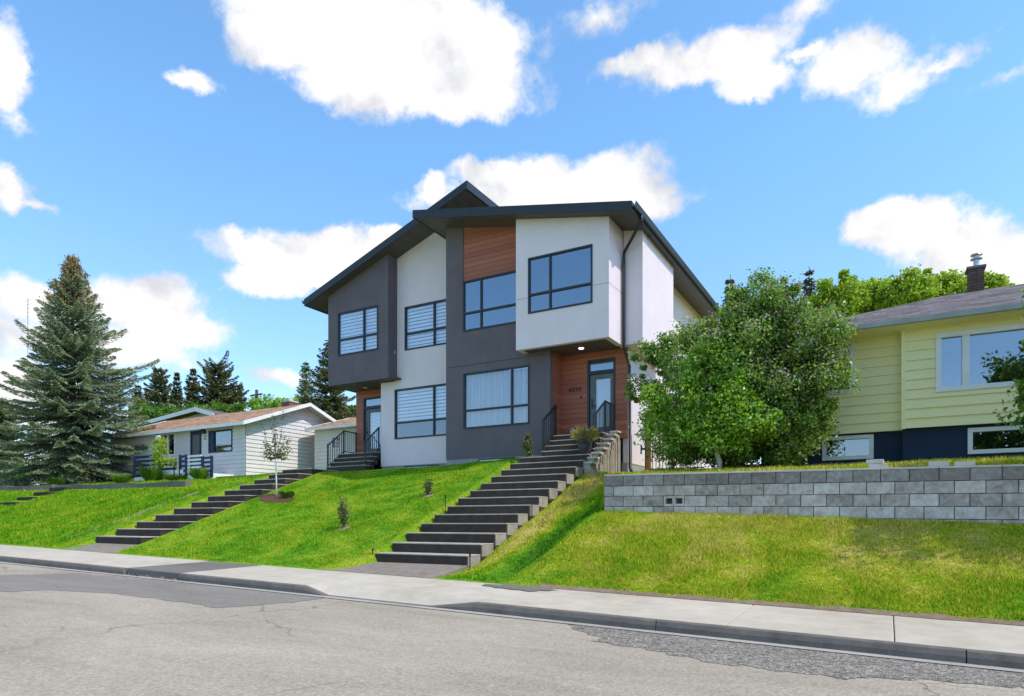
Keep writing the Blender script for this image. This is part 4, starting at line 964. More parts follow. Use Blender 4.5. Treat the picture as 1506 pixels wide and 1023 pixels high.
# garage right behind
GA = thing('garage', (-22.5, 25, 2.3), 'small white garage with rust shingle roof tucked between bungalow and duplex', 'garage')
YG = 25.1; gw_ = (fx(488, YG), fx(502, YG), fz(495, 660, YG), fz(495, 641.5, YG)); XGA = fx(463, YG)
mb = MB().panel(rect(XGA, -19.3, 2.3, 4.9), [rect(*gw_)], FR(YG), .14); siding(mb, FR(YG), lambda z: XGA, lambda z: -19.3, 2.3, 4.88, [gw_], .2)
mb.box(XGA, XGA + .14, YG + .14, 31, 2.3, 4.9); mb.box(-19.44, -19.3, YG + .14, 31, 2.3, 4.9); mb.build('siding_wall', M['siding_white'], GA)
window(GA, FR(YG), *gw_, fm='frame_white', gm='glass_dark', fw=.06, out=.04, back=1)
gable_roof(GA, XGA - .28, -19.0, YG - .45, 28.0, 4.93, .30, 'roof_red', 'white_trim', .14)
# grey house farther left, distant brown house
GH = thing('grey_house', (-47, 28, 2.4), 'grey sided house with white gable fascia half hidden behind the big spruce', 'house')
YQ = 28.0; Xr = fx(300, YQ); Xl = fx(140, YQ); zt_ = fz(215, 632, YQ)
zq = lambda p, y: fz(p, y, YQ)
xa, xb, xc_ = fx(205, YQ), fx(297, YQ), fx(322, YQ)
mb = MB().panel([(Xl, 2.2), (xc_ - .5, 2.2), (xc_ - .5, zq(315, 613)), (xb, zq(297, 607)), (xa, zq(205, 632)), (Xl, zq(205, 632))], [], FR(YQ), .2)
siding(mb, FR(YQ), lambda z: Xl, lambda z: xc_ - .5 if z < 4.6 else xb - .5, 2.3, 5.2, [], .2); mb.build('siding_wall', M['siding_grey'], GH)
gr_ = MB().prism([(xa - .6, zq(198, 630)), (xb, zq(297, 603.5)), (xc_ + .2, zq(322, 612)), (xc_ + .2, zq(322, 612) + .1), (xb, zq(297, 603.5) + .14), (xa - .6, zq(198, 630) + .12)], YQ - .5, YQ + 9).build('gable_roof', M['roof_grey'], GH)
MB().prism([(xa - .6, zq(198, 630) - .12), (xb, zq(297, 603.5) - .12), (xc_ + .2, zq(322, 612) - .12), (xc_ + .2, zq(322, 612) + .11), (xb, zq(297, 603.5) + .15), (xa - .6, zq(198, 630) + .13)], YQ - .54, YQ - .502).build('fascia', M['white_trim'], gr_)
MB().bm(FR(YQ), fx(207, YQ), fx(219, YQ), zq(213, 664), zq(213, 637), .03, .06).build('white_panel', M['white_trim'], GH)
MB().tube([(fx(206, YQ), YQ - .1, zq(206, 636)), (fx(208, YQ), YQ - .1, zq(208, 645)), (fx(218, YQ), YQ - .1, zq(218, 650)), (fx(218.5, YQ), YQ - .1, 2.4)], .05, 6).build('downspout', M['metal'], GH)
DH = thing('distant_house', (-34, 48, 3), 'distant brown house with brick chimney seen under the duplex overhang', 'house')
q = lambda p: fx(p, 48); qz = lambda y: fz(515, y, 48)
MB().box(q(490), q(540), 48, 56, 2.5, qz(610)).build('wall', M['siding_grey'], DH)
dr_ = MB().prismx([(47.5, qz(611)), (52, qz(600)), (56.5, qz(611))], q(487), q(543)).build('roof', M['roof_red'], DH)
MB().box(q(511), q(519), 50, 50.8, qz(612), qz(592)).build('chimney', M['brick'], dr_)

# concrete edging of the left terrace and timber edging
mb = MB(); xs0, xs1 = -31.2, -22.2; n = 30
pts = []
for i in range(n + 1):
    x = xs0 + (xs1 - xs0) * i / n; y = 14.95 + .25 * math.sin(i * .35) * (1 - i / n) ; z = ground(x, y + .2) + .16 + .02 * math.sin(i * .5)
    pts += [(x, y, z - .55), (x, y, z), (x, y + .28, z + .01), (x, y + .28, z - .55)]
fs = [(4 * i + j, 4 * i + (j + 1) % 4, 4 * i + 4 + (j + 1) % 4, 4 * i + 4 + j) for i in range(n) for j in range(4)] + [(0, 1, 2, 3), (4 * n + 3, 4 * n + 2, 4 * n + 1, 4 * n)]
mb.add(pts, fs); tag(mb.build('garden_edging', M['curb'], org=(-27, 15, 1.3)), 'long low concrete garden edging along the top of the left lawn', 'edging')
mb = MB(); pts = []
for i in range(13):
    x = -38 + 6.4 * i / 12; y = 14.9 + .15 * math.sin(i * .6); z = ground(x, y) + .22
    pts += [(x, y, z - .5), (x, y, z), (x, y + .22, z), (x, y + .22, z - .5)]
mb.add(pts, [(4 * i + j, 4 * i + (j + 1) % 4, 4 * i + 4 + (j + 1) % 4, 4 * i + 4 + j) for i in range(12) for j in range(4)] + [(0, 1, 2, 3), (51, 50, 49, 48)])
tag(mb.build('garden_edging', M['curb'], org=(-35, 15, 1.4)), 'short concrete garden edging above the far left steps', 'edging')
mb = MB().box(fx(300, 20.6), fx(398, 20.2), 20.3, 20.42, 1.85, 2.17); tag(mb.build('timber_edging', M['timber'], org=(-29, 20.3, 2)), 'orange brown timber edging board at the foot of the white bungalow', 'edging')

# ------------------------------------------------------------------ side gate fence and small objects
YT = 18.75
FN = thing('iron_fence', (-5.6, YT, 1.45), 'black iron side fence with brown timber post between duplex and lilac', 'fence')
xp = fx(954, YT)
MB().box(xp - .06, xp + .06, YT - .06, YT + .06, 1.1, 3.18).build('timber_post', M['timber'], FN, bevel=.01)
mb = MB(); xe = xp + 1.6
for i in range(15):
    x = xp + .12 + i * .1; top = 2.75 + .28 * math.sin(min(1, i / 7) * math.pi / 2)
    mb.tube([(x, YT, 1.35), (x, YT, top)], .011, 6)
mb.bar((xp + .06, YT, 1.55), (xe, YT, 1.55), .02, .03)
mb.tube([(xp + .06 + 1.5 * t / 10, YT, 2.72 + .28 * math.sin(min(1, t / 4.6) * math.pi / 2)) for t in range(11)], .014, 6)
mb.build('iron_panel', M['metal'], FN)
MB().box(xp - .10, xp - .06, YT - .05, YT + .05, 1.3, 3.05).build('gate_stile', M['metal'], FN); MB().box(xp - .20, xp - .10, YT - .08, YT - .03, 2.12, 2.18).box(xp - .22, xp - .19, YT - .09, YT - .03, 2.0, 2.28).build('gate_latch', M['metal'], FN)
def stake(x, y, z, label):
    t = thing('path_light', (x, y, z), label, 'path light', 'stake lights beside the stairs')
    MB().tube([(x, y, z - .15), (x, y, z + .22)], .011, 8).build('stake', M['metal'], t)
    MB().lathe([(0, .25), (.018, .245), (.022, .225), (.018, .2), (0, .19)], (x, y, z), 12).build('lamp_head', M['metal'], t)
stake(-9.46, 10.66, -.80, 'small stake light left of the lowest step of the long stairs')
stake(-7.02, 10.68, -.85, 'small stake light right of the lowest step of the long stairs')
stake(-9.36, 13.15, .42, 'small stake light left of the sixth step of the long stairs')
stake(-7.0, 13.2, .25, 'small stake light right of the sixth step of the long stairs')

# ------------------------------------------------------------------ vegetation
def limbs(base, top, r0, targets, n=9, jit=.06):
    mb = MB(); b = Vector(base); t = Vector(top); tr = []
    for i in range(n + 1):
        f = i / n; p = b.lerp(t, f); s = (t - b).length * jit * math.sin(f * math.pi)
        tr.append(p + Vector((s * random.uniform(-.6, .6), s * random.uniform(-.6, .6), 0)))
    rad = [r0 * (1 - .8 * i / n) * (1.25 if i == 0 else 1) for i in range(n + 1)]
    mb.tube(tr, rad, 8)
    for q in targets:
        q = Vector(q); f = random.uniform(.3, .95); i = int(f * n); p = tr[i]; m1 = p.lerp(q, .5) + Vector((random.uniform(-.1, .1), random.uniform(-.1, .1), .12)) * (q - p).length
        rr = rad[i] * .55; mb.tube([p, p.lerp(m1, .5) + Vector((0, 0, .03)), m1, q], [rr, rr * .8, rr * .55, rr * .15], 6, False)
    return mb
def crown_points(ells, ncl, per, cr, shell=.55, flat=1.0):
    vol = np.array([e[1][0] * e[1][1] * e[1][2] for e in ells]); pick = rng.choice(len(ells), ncl, p=vol / vol.sum())
    C = np.zeros((ncl, 3))
    for i, k in enumerate(pick):
        d = rng.normal(size=3); d /= np.linalg.norm(d); r = shell + (1 - shell) * rng.random() ** .5
        if rng.random() < .25: r *= rng.random()
        C[i] = np.array(ells[k][0]) + d * r * np.array(ells[k][1])
    R = cr * rng.uniform(.45, 1.75, ncl)
    idx = rng.integers(0, ncl, ncl * per); P = C[idx] + np.clip(rng.normal(size=(ncl * per, 3)), -1.9, 1.9) * R[idx][:, None] * np.array([.55, .55, .42 * flat])
    return C, P
def tree(name, label, cat, base, top, r0, ells, ncl, per, cr, leaf, mat, group=None, bark='bark', nl=14, shell=.55, crown_name='crown', up=.35):
    t = thing(name, base, label, cat, group)
    C, P = crown_points(ells, ncl, per, cr, shell)
    zmin = base[2] + .08; P = P[P[:, 2] > zmin]
    limbs(base, top, r0, [tuple(C[i]) for i in rng.choice(ncl, min(nl, ncl), replace=False)]).build('trunk', M[bark], t, smooth=True)
    s = leaf * rng.uniform(.6, 1.3, len(P))
    np_mesh(crown_name, cards(P, s, s * .62, up=up), 4, M[mat], t); return t, C, P
def conifer(name, label, base, hgt, rad, mat, group=None, dens=1.0, nd=.16, lean=(0, 0), first=.03, power=.85, wob=.25, cone=0, droop=.35, ragged=.3, ww=.30, tw=.42, cap=99.):
    t = thing(name, base, label, 'spruce tree', group); b = np.array(base, float)
    nw = int(hgt / (.26 / dens ** .4)); Ps, As, Ls = [], [], []
    MB().tube([(b[0] + lean[0] * f, b[1] + lean[1] * f, b[2] + hgt * f) for f in np.linspace(0, 1, 8)], [hgt * .017 * (1 - .96 * f) + .01 for f in np.linspace(0, 1, 8)], 8).build('trunk', M['bark'], t, smooth=True)
    br = MB(); tips = []
    for w in range(nw):
        f = first + (1 - first) * (w + rng.random() * .6) / nw
        if f > .985: continue
        nb = int(5 + 5 * (1 - f)) ; a0 = rng.random() * 6.28
        for k in range(nb):
            a = a0 + 6.283 * k / nb + rng.normal() * .2
            Lb = rad * (1 - f) ** power * (1 - wob * rng.random()) * (1 + ragged * rng.normal() * .5) + .10
            if f < .12: Lb *= .72 + 2.2 * f
            Lb = max(.12, min(Lb, cap * rng.uniform(.82, 1.08)))
            st = .07 / dens; n = max(3, int(Lb / st)); s = np.linspace(.08, 1, n)
            dirv = np.array([math.cos(a), math.sin(a)]); rise = .55 * f - .18 + .1 * rng.normal()
            z = b[2] + hgt * f + Lb * (rise * s - droop * s ** 1.2 * (1 - f) + .22 * s ** 3)
            X = np.stack([b[0] + lean[0] * f + dirv[0] * Lb * s, b[1] + lean[1] * f + dirv[1] * Lb * s, z], 1)
            if Lb > .5: br.tube([tuple(X[0]), tuple(X[n // 2]), tuple(X[-1])], [.012 + .008 * Lb, .01, .004], 4, False)
            tips.append(X[-1])
            tl = np.minimum(tw, .12 + .5 * (1 - s) * min(1.5, Lb)) ; side = np.array([-dirv[1], dirv[0], 0])
            for sg in (-1, 1):
                m = 4
                for q in range(m):
                    u = (q + rng.random(n)) / m
                    off = side * sg * (u * tl)[:, None] + np.array([dirv[0], dirv[1], 0]) * (u * tl * .55)[:, None]
                    P = X + off; P[:, 2] -= u * tl * .42 + rng.random(n) * .03 - .01
                    A = side * sg * .8 + np.array([dirv[0], dirv[1], -.25]) + rng.normal(size=(n, 3)) * .35
                    Ps.append(P); As.append(A); Ls.append(np.full(n, nd))
            Ps.append(X + rng.normal(size=X.shape) * .02); As.append(np.tile([dirv[0], dirv[1], .3], (n, 1)) + rng.normal(size=(n, 3)) * .5); Ls.append(np.full(n, nd))
    P = np.concatenate(Ps); A = np.concatenate(As); Lg = np.concatenate(Ls) * rng.uniform(.6, 1.3, len(P))
    br.build('branches', M['bark'], t); np_mesh('needles', cards(P, Lg, Lg * ww, A, up=.5), 4, M[mat], t)
    if cone:
        T = np.array(tips); T = T[T[:, 2] > b[2] + hgt * .76]; idx = rng.integers(0, len(T), cone)
        axis = np.stack([np.full(cone, b[0]), np.full(cone, b[1]), T[idx][:, 2]], 1); f = rng.random(cone)[:, None] ** .6
        Q = axis + (T[idx] - axis) * f + rng.normal(size=(cone, 3)) * .09; Q[:, 2] -= .05
        np_mesh('cones', cards(Q, .15, .07, np.tile([0, 0, -1.], (cone, 1)) + rng.normal(size=(cone, 3)) * .3), 4, M['cone'], t)
    return t
# big blue spruce
sx_ = fx(107, 19.0)
conifer('spruce_tree', 'big blue green spruce with brown cones at its tip on the left lawn', (sx_, 19.0, ground(sx_, 19)), 12.3, 6.6, 'spruce', None, 1.35, .17, cone=2000, power=1.08, tw=.58, droop=.45, wob=.42, ragged=.28, ww=.34, cap=4.2)
# background conifers left
def far_conifer(px, ytop, ybase, Y, wpx, label, mat='conifer_far', dens=.7, power=.85, nd=.28, ragged=.45):
    wpx *= 1.25 if px < 500 else 1; X = fx(px, Y); zt = fz(px, ytop, Y); zb2 = min(ground(X, Y), zt - 3); rr = wpx / 2 * Y / F / (ray(px, 0)[1] ** 1.0)
    return conifer('spruce_tree', label, (X, Y, zb2), zt - zb2, rr, mat, 'conifers behind the left houses', dens, nd, power=power, ragged=ragged, ww=.42)
far_conifer(203, 563, 620, 46, 52, 'dark conifer just right of the big spruce, lowest of the row')
far_conifer(234, 541, 620, 48, 60, 'tall dark conifer with blunt top above the grey house ridge', power=.5)
far_conifer(260, 546, 620, 50, 46, 'narrow dark conifer in the row left of the brownish one')
far_conifer(284, 541, 620, 47, 62, 'dark conifer beside the broad brownish one, above the rust roof')
far_conifer(320, 531, 620, 49, 78, 'broad ragged brownish conifer, right end of the dark row', power=.42, ragged=.9)
far_conifer(349, 563, 620, 51, 46, 'short ragged conifer leaning out right of the broad brownish one', power=.5, ragged=.9)
far_conifer(450, 532, 620, 44, 60, 'pointed spruce above the bungalow chimney', 'spruce', .6)
far_conifer(487, 503, 640, 40, 88, 'spruce half hidden behind the left wall of the duplex', 'conifer_far', .55, .6)
far_conifer(1074, 403, 620, 38, 84, 'dark spruce tip rising behind the lilac beside the duplex', 'conifer_far', .8, 1.0, .2)
far_conifer(1190, 392, 620, 42, 88, 'dark spruce top left of the lime green trees', 'conifer_far', .8, .95, .2)
far_conifer(1153, 405, 620, 44, 60, 'small dark spruce tip behind the lilac crown', 'conifer_far', .8, 1.0, .2)
far_conifer(2, 590, 700, 27, 70, 'dark evergreen at the left edge beside the big spruce', 'conifer_far', .7, .5)
def far_tree(px, ytop, ybot, Y, wpx, label, mat, group, ncl=70, per=110, leaf=.3):
    X = fx(px, Y); r1 = ray(px, 0)[1]; zt = fz(px, ytop, Y); zb2 = fz(px, ybot, Y); g = ground(X, Y); rr = wpx / 2 * Y / F / r1
    h = (zt - zb2) / 2; cz = (zt + zb2) / 2
    ells = [((X, Y, cz), (rr * .8, rr * .8, h * .85)), ((X + rr * .35, Y - rr * .2, cz + h * .25), (rr * .5, rr * .5, h * .6)), ((X - rr * .4, Y, cz + h * .1), (rr * .55, rr * .5, h * .6))]
    ells = [((X, Y, cz - h * .2), (rr * .85, rr * .8, h * .7))]
    for _ in range(7):
        o = random.uniform(-.85, .85) * rr; tp = h * random.uniform(.45, 1.0) * (1 - .25 * abs(o) / rr)
        ells.append(((X + o, Y + random.uniform(-.5, .5) * rr, cz + tp - h * .42), (rr * random.uniform(.16, .3), rr * .3, h * .42)))
    return tree('leafy_tree', label, 'tree', (X, Y, g), (X, Y, cz + h * .3), .22, ells, ncl, per, rr * .2, leaf, mat, group, nl=12, shell=.35)
GL = 'leafy trees behind the left houses'; GRR = 'lime green trees behind the yellow house'
far_tree(338, 582, 640, 42, 64, 'bright green bushy tree above the rust roof ridge', 'green', GL)
far_tree(392, 572, 640, 46, 66, 'pale green tree behind the bungalow roof, left of the chimney', 'maple', GL)
far_tree(428, 574, 640, 50, 50, 'pale green tree directly behind the bungalow chimney', 'lime', GL)
far_tree(222, 588, 640, 40, 70, 'dark green tree filling the gap low between the conifers beside the big spruce', 'green', GL)
far_tree(278, 590, 640, 42, 80, 'dark green tree low behind the conifers, above the grey house ridge', 'green', GL)
far_tree(504, 585, 640, 56, 50, 'green tree glimpsed under the duplex overhang', 'green', GL, 40, 80)
for px, yt, wp, Y, lb in ((1232, 405, 84, 36, 'lime green tree at the left end of the row behind the yellow house'), (1282, 398, 88, 38, 'lime green tree second from the left end behind the yellow house'), (1330, 388, 92, 37, 'lime green tree just right of the middle above the grey roof'), (1382, 386, 90, 39, 'lime green tree immediately left of the chimney'), (1436, 388, 80, 38, 'lime green tree directly behind the chimney'), (1497, 412, 50, 40, 'lime green tree top peeking over the roof right of the chimney')):
    far_tree(px, yt, 480, Y, wp, lb, 'lime', GRR, 80, 260, .17)
# lilac
YLc = 15.0
def e_px(px, py, rx_, ry_, Y, dy=None):
    r1 = ray(px, 0)[1]; return ((fx(px, Y), Y, fz(px, py, Y)), (rx_ * Y / F / r1 ** 2 * 1.0, (dy or rx_ * Y / F / r1 ** 2), ry_ * Y / F / r1))
ells = [e_px(1115, 515, 98, 84, YLc, 1.1), e_px(1180, 560, 62, 85, YLc, .9), e_px(1060, 560, 75, 110, YLc, 1.0), e_px(1118, 440, 34, 28, YLc, .5), e_px(1116, 424, 20, 16, YLc, .35), e_px(1030, 470, 34, 40, YLc, .5), e_px(1120, 630, 90, 55, YLc, .8), e_px(1190, 490, 45, 50, YLc, .7), e_px(1208, 560, 36, 66, YLc, .6), e_px(1155, 465, 50, 45, YLc, .6), e_px(1000, 640, 40, 50, YLc, .6), e_px(1080, 655, 110, 35, YLc + .3, .8)]
bx = fx(1090, YLc)
lil, C, P = tree('lilac_bush', 'large rounded dark green lilac bush with faded pinkish blossom beside the yellow house', 'bush', (bx, YLc, ground(bx, YLc)), (bx, YLc, 3.9), .09, ells, 300, 460, .25, .072, 'lilac', nl=30, crown_name='leaves')
sel = C[(C[:, 2] > 2.6) & (rng.random(len(C)) < .55)]; idx = rng.integers(0, len(sel), 3400)
np_mesh('blossom', cards(sel[idx] + rng.normal(size=(3400, 3)) * np.array([.10, .10, .13]) + np.array([.08, -.12, .1]), .055, .045), 4, M['blossom'], lil)
ells = [e_px(958, 520, 30, 28, 16.2, .4), e_px(945, 570, 22, 32, 16.2, .35), e_px(985, 545, 24, 50, 16.2, .4), e_px(962, 610, 24, 35, 16.0, .35)]
bx2 = fx(990, 16.2)
tree('leaning_shrub', 'airy dark green shrub leaning across the side of the duplex above the iron fence', 'bush', (bx2, 16.2, ground(bx2, 16.2)), (fx(970, 16.2), 16.2, fz(970, 560, 16.2)), .05, ells, 80, 150, .13, .075, 'lilac', nl=16, crown_name='leaves')
# young maple in front
YM = 14.1
ells = [e_px(1050, 600, 55, 45, YM, .5), e_px(985, 620, 45, 38, YM, .4), e_px(1105, 625, 50, 35, YM, .45), e_px(1030, 545, 32, 45, YM, .35), e_px(1085, 560, 28, 45, YM, .35), e_px(965, 590, 25, 25, YM, .3), e_px(1050, 645, 60, 22, YM, .4)]
bx3 = fx(1058, YM)
tree('young_tree', 'young bright green tree with grey trunk in front of the lilac', 'tree', (bx3, YM, ground(bx3, YM)), (fx(1050, YM), YM, fz(1050, 575, YM)), .06, ells, 150, 150, .20, .082, 'maple', nl=24, crown_name='leaves', bark='pale_bark', shell=.3)
# tree at the right edge
ells = [((3.55, 13.1, 3.1), (1.5, 1.2, 1.1)), ((2.9, 13.0, 1.9), (1.3, .9, .5)), ((2.6, 13.0, 2.9), (.85, .7, .6)), ((4.2, 13.2, 2.4), (1.2, 1, .9)), ((3.3, 11.75, 2.85), (1.5, .75, .6)), ((2.2, 12.9, 1.55), (.55, .5, .35))]
tree('garden_tree', 'green leafy tree reaching in from the right edge before the yellow house window', 'tree', (3.9, 13.3, ground(3.9, 13.3)), (3.5, 13.1, 3.3), .09, ells, 290, 120, .24, .12, 'green', nl=30, crown_name='leaves')
# thin sapling in mulch bed
xs_, ys_ = fx(407, 14.0), 14.0
sx0, sy0 = -16.4, fy(407, -16.4); gz_ = ground(sx0, sy0)
T = thing('sapling', (sx0, sy0, gz_), 'thin sapling with sparse olive leaves and white wrapped trunk in the mulch bed', 'tree')
k_ = sy0 / F / ray(407, 0)[1]
hpx = lambda y: (750 - y) * k_
MB().tube([(sx0, sy0, gz_ - .05), (sx0 - .02, sy0, gz_ + hpx(720)), (sx0 - .05, sy0, gz_ + hpx(695))], [.022, .02, .018], 8).build('wrapped_trunk', M['white_paint'], T, smooth=True)
mb = MB(); Ps = []
b0 = Vector((sx0 - .05, sy0, gz_ + hpx(695)))
for tx, ty, dy in ((403, 628, 0), (415, 622, .1), (386, 638, -.1), (396, 650, .2), (425, 662, .1), (383, 668, 0), (420, 680, -.15), (388, 690, .15), (409, 645, -.2), (412, 660, .2), (430, 678, 0), (378, 682, .1), (400, 672, -.2), (394, 682, -.1), (416, 692, .2), (425, 688, -.1), (405, 690, .1)):
    e_pt = Vector((sx0 + (tx - 407) * k_ * 1.15, sy0 + dy, gz_ + hpx(ty))); s0 = b0 + Vector((0, 0, random.uniform(0, .25))); mid = s0.lerp(e_pt, .45) + Vector(((e_pt.x - s0.x) * .3, 0, 0))
    mb.tube([s0, mid, e_pt], [.011, .008, .004], 5, False)
    for i in range(30):
        f = random.uniform(.3, 1.02); p = s0.lerp(mid, f * 2) if f < .5 else mid.lerp(e_pt, f * 2 - 1); Ps.append(p + Vector((random.gauss(0, .05), random.gauss(0, .05), random.gauss(0, .05))))
mb.build('branches', M['bark'], T); Ps = np.array([tuple(p) for p in Ps]); np_mesh('leaves', cards(Ps, .085, .045), 4, M['olive'], T)
# mulch bed
mb = MB(); cxb, cyb = sx0 + .05, sy0 - .05; pts = [(cxb, cyb, ground(cxb, cyb) + .07)]; n = 36
for ring, h in ((.6, .065), (1.0, .02)):
    for i in range(n):
        t = 6.283 * i / n; r = 1 + .12 * mnoise.noise(Vector((math.cos(t) * 2, math.sin(t) * 2, 3))); x = cxb + .66 * ring * r * math.cos(t); y = cyb + .36 * ring * r * math.sin(t); pts.append((x, y, ground(x, y) + h))
fs = [(0, 1 + i, 1 + (i + 1) % n) for i in range(n)] + [(1 + i, 1 + n + i, 1 + n + (i + 1) % n, 1 + (i + 1) % n) for i in range(n)]
mb.add(pts, fs); tag(mb.build('mulch_bed', M['mulch'], org=(cxb, cyb, gz_), smooth=True), 'oval bed of reddish bark mulch around the thin sapling', 'planting bed')
def blades_plant(name, label, cat, base, n, h, spread, mat, group=None, wd=.02, parts='leaves'):
    t = thing(name, base, label, cat, group); a = rng.random(n) * 6.283; r = np.sqrt(rng.random(n)) * spread * .35; hh = h * rng.uniform(.5, 1.1, n); o = rng.uniform(.1, 1, n) * spread
    B = np.stack([base[0] + r * np.cos(a), base[1] + r * np.sin(a), np.full(n, base[2])], 1); d = np.stack([np.cos(a), np.sin(a)], 1); sd = np.stack([-d[:, 1], d[:, 0], np.zeros(n)], 1) * wd
    Md = B.copy(); Md[:, :2] += d * (o * .4)[:, None]; Md[:, 2] += hh * .75; Tp = B.copy(); Tp[:, :2] += d * o[:, None]; Tp[:, 2] += hh * rng.uniform(.7, 1.1, n)
    np_mesh(parts, np.stack([B - sd * .5, B + sd * .5, Md + sd * .5, Tp, Md - sd * .5], 1), 5, M[mat], t); return t
blades_plant('grass_clump', 'dark green leafy clump in the mulch bed right of the sapling', 'plant', (sx0 + .42, sy0 + .02, ground(sx0 + .42, sy0) + .02), 130, .26, .22, 'green')
# small shrubs on the lawn
def shrub(px, py, hp, wpx, mat, label, n):
    Y = 10.0
    for _ in range(60):
        X = fx(px, Y); z = fz(px, py, Y); Y -= (z - ground(X, Y)) * -1.2 if False else 0; 
        f = lambda yy: fz(px, py, yy) - ground(fx(px, yy), yy)
        break
    lo, hi = 9.6, 17.3
    for _ in range(40):
        mid = (lo + hi) / 2
        if f(mid) > 0: lo = mid
        else: hi = mid
    Y = (lo + hi) / 2; X = fx(px, Y); z = ground(X, Y); k = Y / F / ray(px, 0)[1]; h = hp * k; w = wpx * k * .5
    t = thing('young_shrub', (X, Y, z), label, 'shrub', 'young shrubs on the middle lawn'); mb = MB(); P = []
    for i in range(16):
        a = random.random() * 6.28; q = Vector((X + w * .9 * math.cos(a) * random.uniform(.2, 1), Y + w * .9 * math.sin(a) * random.uniform(.2, 1), z + h * random.uniform(.6, 1.05))); s0 = Vector((X + random.uniform(-.03, .03), Y + random.uniform(-.03, .03), z - .02))
        mb.tube([s0, s0.lerp(q, .5) + Vector((0, 0, .03)), q], [.010, .007, .003], 5, False)
        for j in range(n // 16):
            P.append(tuple(s0.lerp(q, random.uniform(.25, 1.0)) + Vector((random.gauss(0, w * .22), random.gauss(0, w * .22), random.gauss(0, .03)))))
    mb.build('stems', M['bark'], t); np_mesh('leaves', cards(np.array(P), .07, .035), 4, M[mat], t)
    d = MB(); pts = [(X, Y, z + .05)]
    for i in range(16): tt = 6.283 * i / 16; x_, y_ = X + .2 * math.cos(tt), Y + .15 * math.sin(tt); pts.append((x_, y_, ground(x_, y_) + .012))
    d.add(pts, [(0, 1 + i, 1 + (i + 1) % 16) for i in range(16)]); d.build('soil_ring', M['dirt'], t)
shrub(506, 777, 47, 24, 'shrub_leaf', 'dark green upright shrub casting a shadow on the middle lawn, the nearer one', 460)
shrub(629, 729, 26, 18, 'shrub_leaf', 'smaller sparse shrub with reddish base higher up the middle lawn', 260)
# little cedar by the stairs, white marker, pot with yellow plant
cy_ = 16.62; cx_ = fx(776, cy_)
tcd, _, _ = tree('potted_cedar', 'narrow olive cedar seedling beside the top of the long stairs', 'shrub', (cx_, cy_, 1.83), (cx_, cy_, 2.3), .015, [((cx_, cy_, 2.18), (.09, .09, .36))], 40, 45, .07, .06, 'olive', nl=10, crown_name='foliage')
px_, py_ = fx(885, 16.95), 16.95
PT = thing('plant_pot', (-7.32, 16.55, 1.87), 'dark ceramic pot standing on the top stairs with a straw yellow plant', 'plant pot')
zp = z0s + rs * 12
PX, PY = -7.22, 16.72
MB().lathe([(0, 0), (.12, 0), (.15, .05), (.20, .22), (.205, .34), (.225, .35), (.225, .38), (.19, .38), (.185, .33), (0, .32)], (PX, PY, zp), 24).build('pot', M['pot'], PT, smooth=True)
blades_plant('potted_plant', 'straw yellow arching plant growing in the dark pot on the stairs', 'plant', (PX, PY, zp + .3), 420, .42, .34, 'straw', None, .018)
# garden plants before the bungalow and spruce
for i, (px, Y, hh, ss, m_, lb) in enumerate(((293, 19.7, .62, .40, 'maple', 'bright green leafy clump before the bungalow deck gate'), (222, 19.4, .8, .5, 'green', 'mid green clump under the left deck railing'), (258, 19.3, .35, .5, 'green', 'low green clump below the white deck board'), (178, 18.0, .45, .4, 'maple', 'bright clump at the right foot of the big spruce'), (232, 20.0, .45, .3, 'olive', 'olive clump at the foot of the white deck post'), (85, 16.6, .5, .35, 'green', 'green tuft on the terrace under the big spruce'))):
    X = fx(px, Y); blades_plant('garden_plant', lb, 'plant', (X, Y, ground(X, Y)), 240, hh, ss, m_, 'garden plants before the bungalow', .05)
X = fx(234, 19.95)
tree('climbing_vine', 'yellow green vine climbing the white deck post of the bungalow', 'vine', (X, 19.95, 2.0), (X, 19.95, 4.0), .02, [((X, 19.95, 3.5), (.3, .25, .9)), ((X + .75, 19.95, 3.0), (.4, .2, .2))], 36, 60, .17, .10, 'lime', nl=8, crown_name='leaves')
X = fx(14, 22); tree('hedge_shrub', 'dark green shrub under the big spruce at the left edge', 'shrub', (X, 22, ground(X, 22)), (X, 22, ground(X, 22) + 1.2), .05, [((X, 22, ground(X, 22) + .9), (1.4, 1.0, 1.0))], 60, 90, .3, .14, 'green', nl=10, crown_name='foliage')
# antenna mast and utility pole
X = fx(41, 27); t = thing('antenna_mast', (X, 27, ground(X, 27)), 'thin metal antenna mast behind the big spruce', 'antenna')
zt = fz(41, 438, 27); MB().tube([(X, 27, ground(X, 27)), (X, 27, zt)], .03, 6).build('mast', M['steel'], t)
mb = MB()
for i in range(5): mb.tube([(X - .5 + .06 * i, 27, zt - .2 - .32 * i), (X + .5 - .06 * i, 27, zt - .2 - .32 * i)], .012, 5)
mb.build('antenna', M['steel'], t)
X = fx(377.5, 46); t = thing('utility_pole', (X, 46, ground(X, 46)), 'brown wooden utility pole rising behind the bungalow roof', 'pole')
zt = fz(377, 573, 46); MB().tube([(X, 46, ground(X, 46)), (X, 46, zt)], [.20, .15], 8).build('pole', M['bark'], t); MB().box(X - .9, X + .9, 45.9, 46.0, zt - .6, zt - .45).build('crossarm', M['bark'], t)

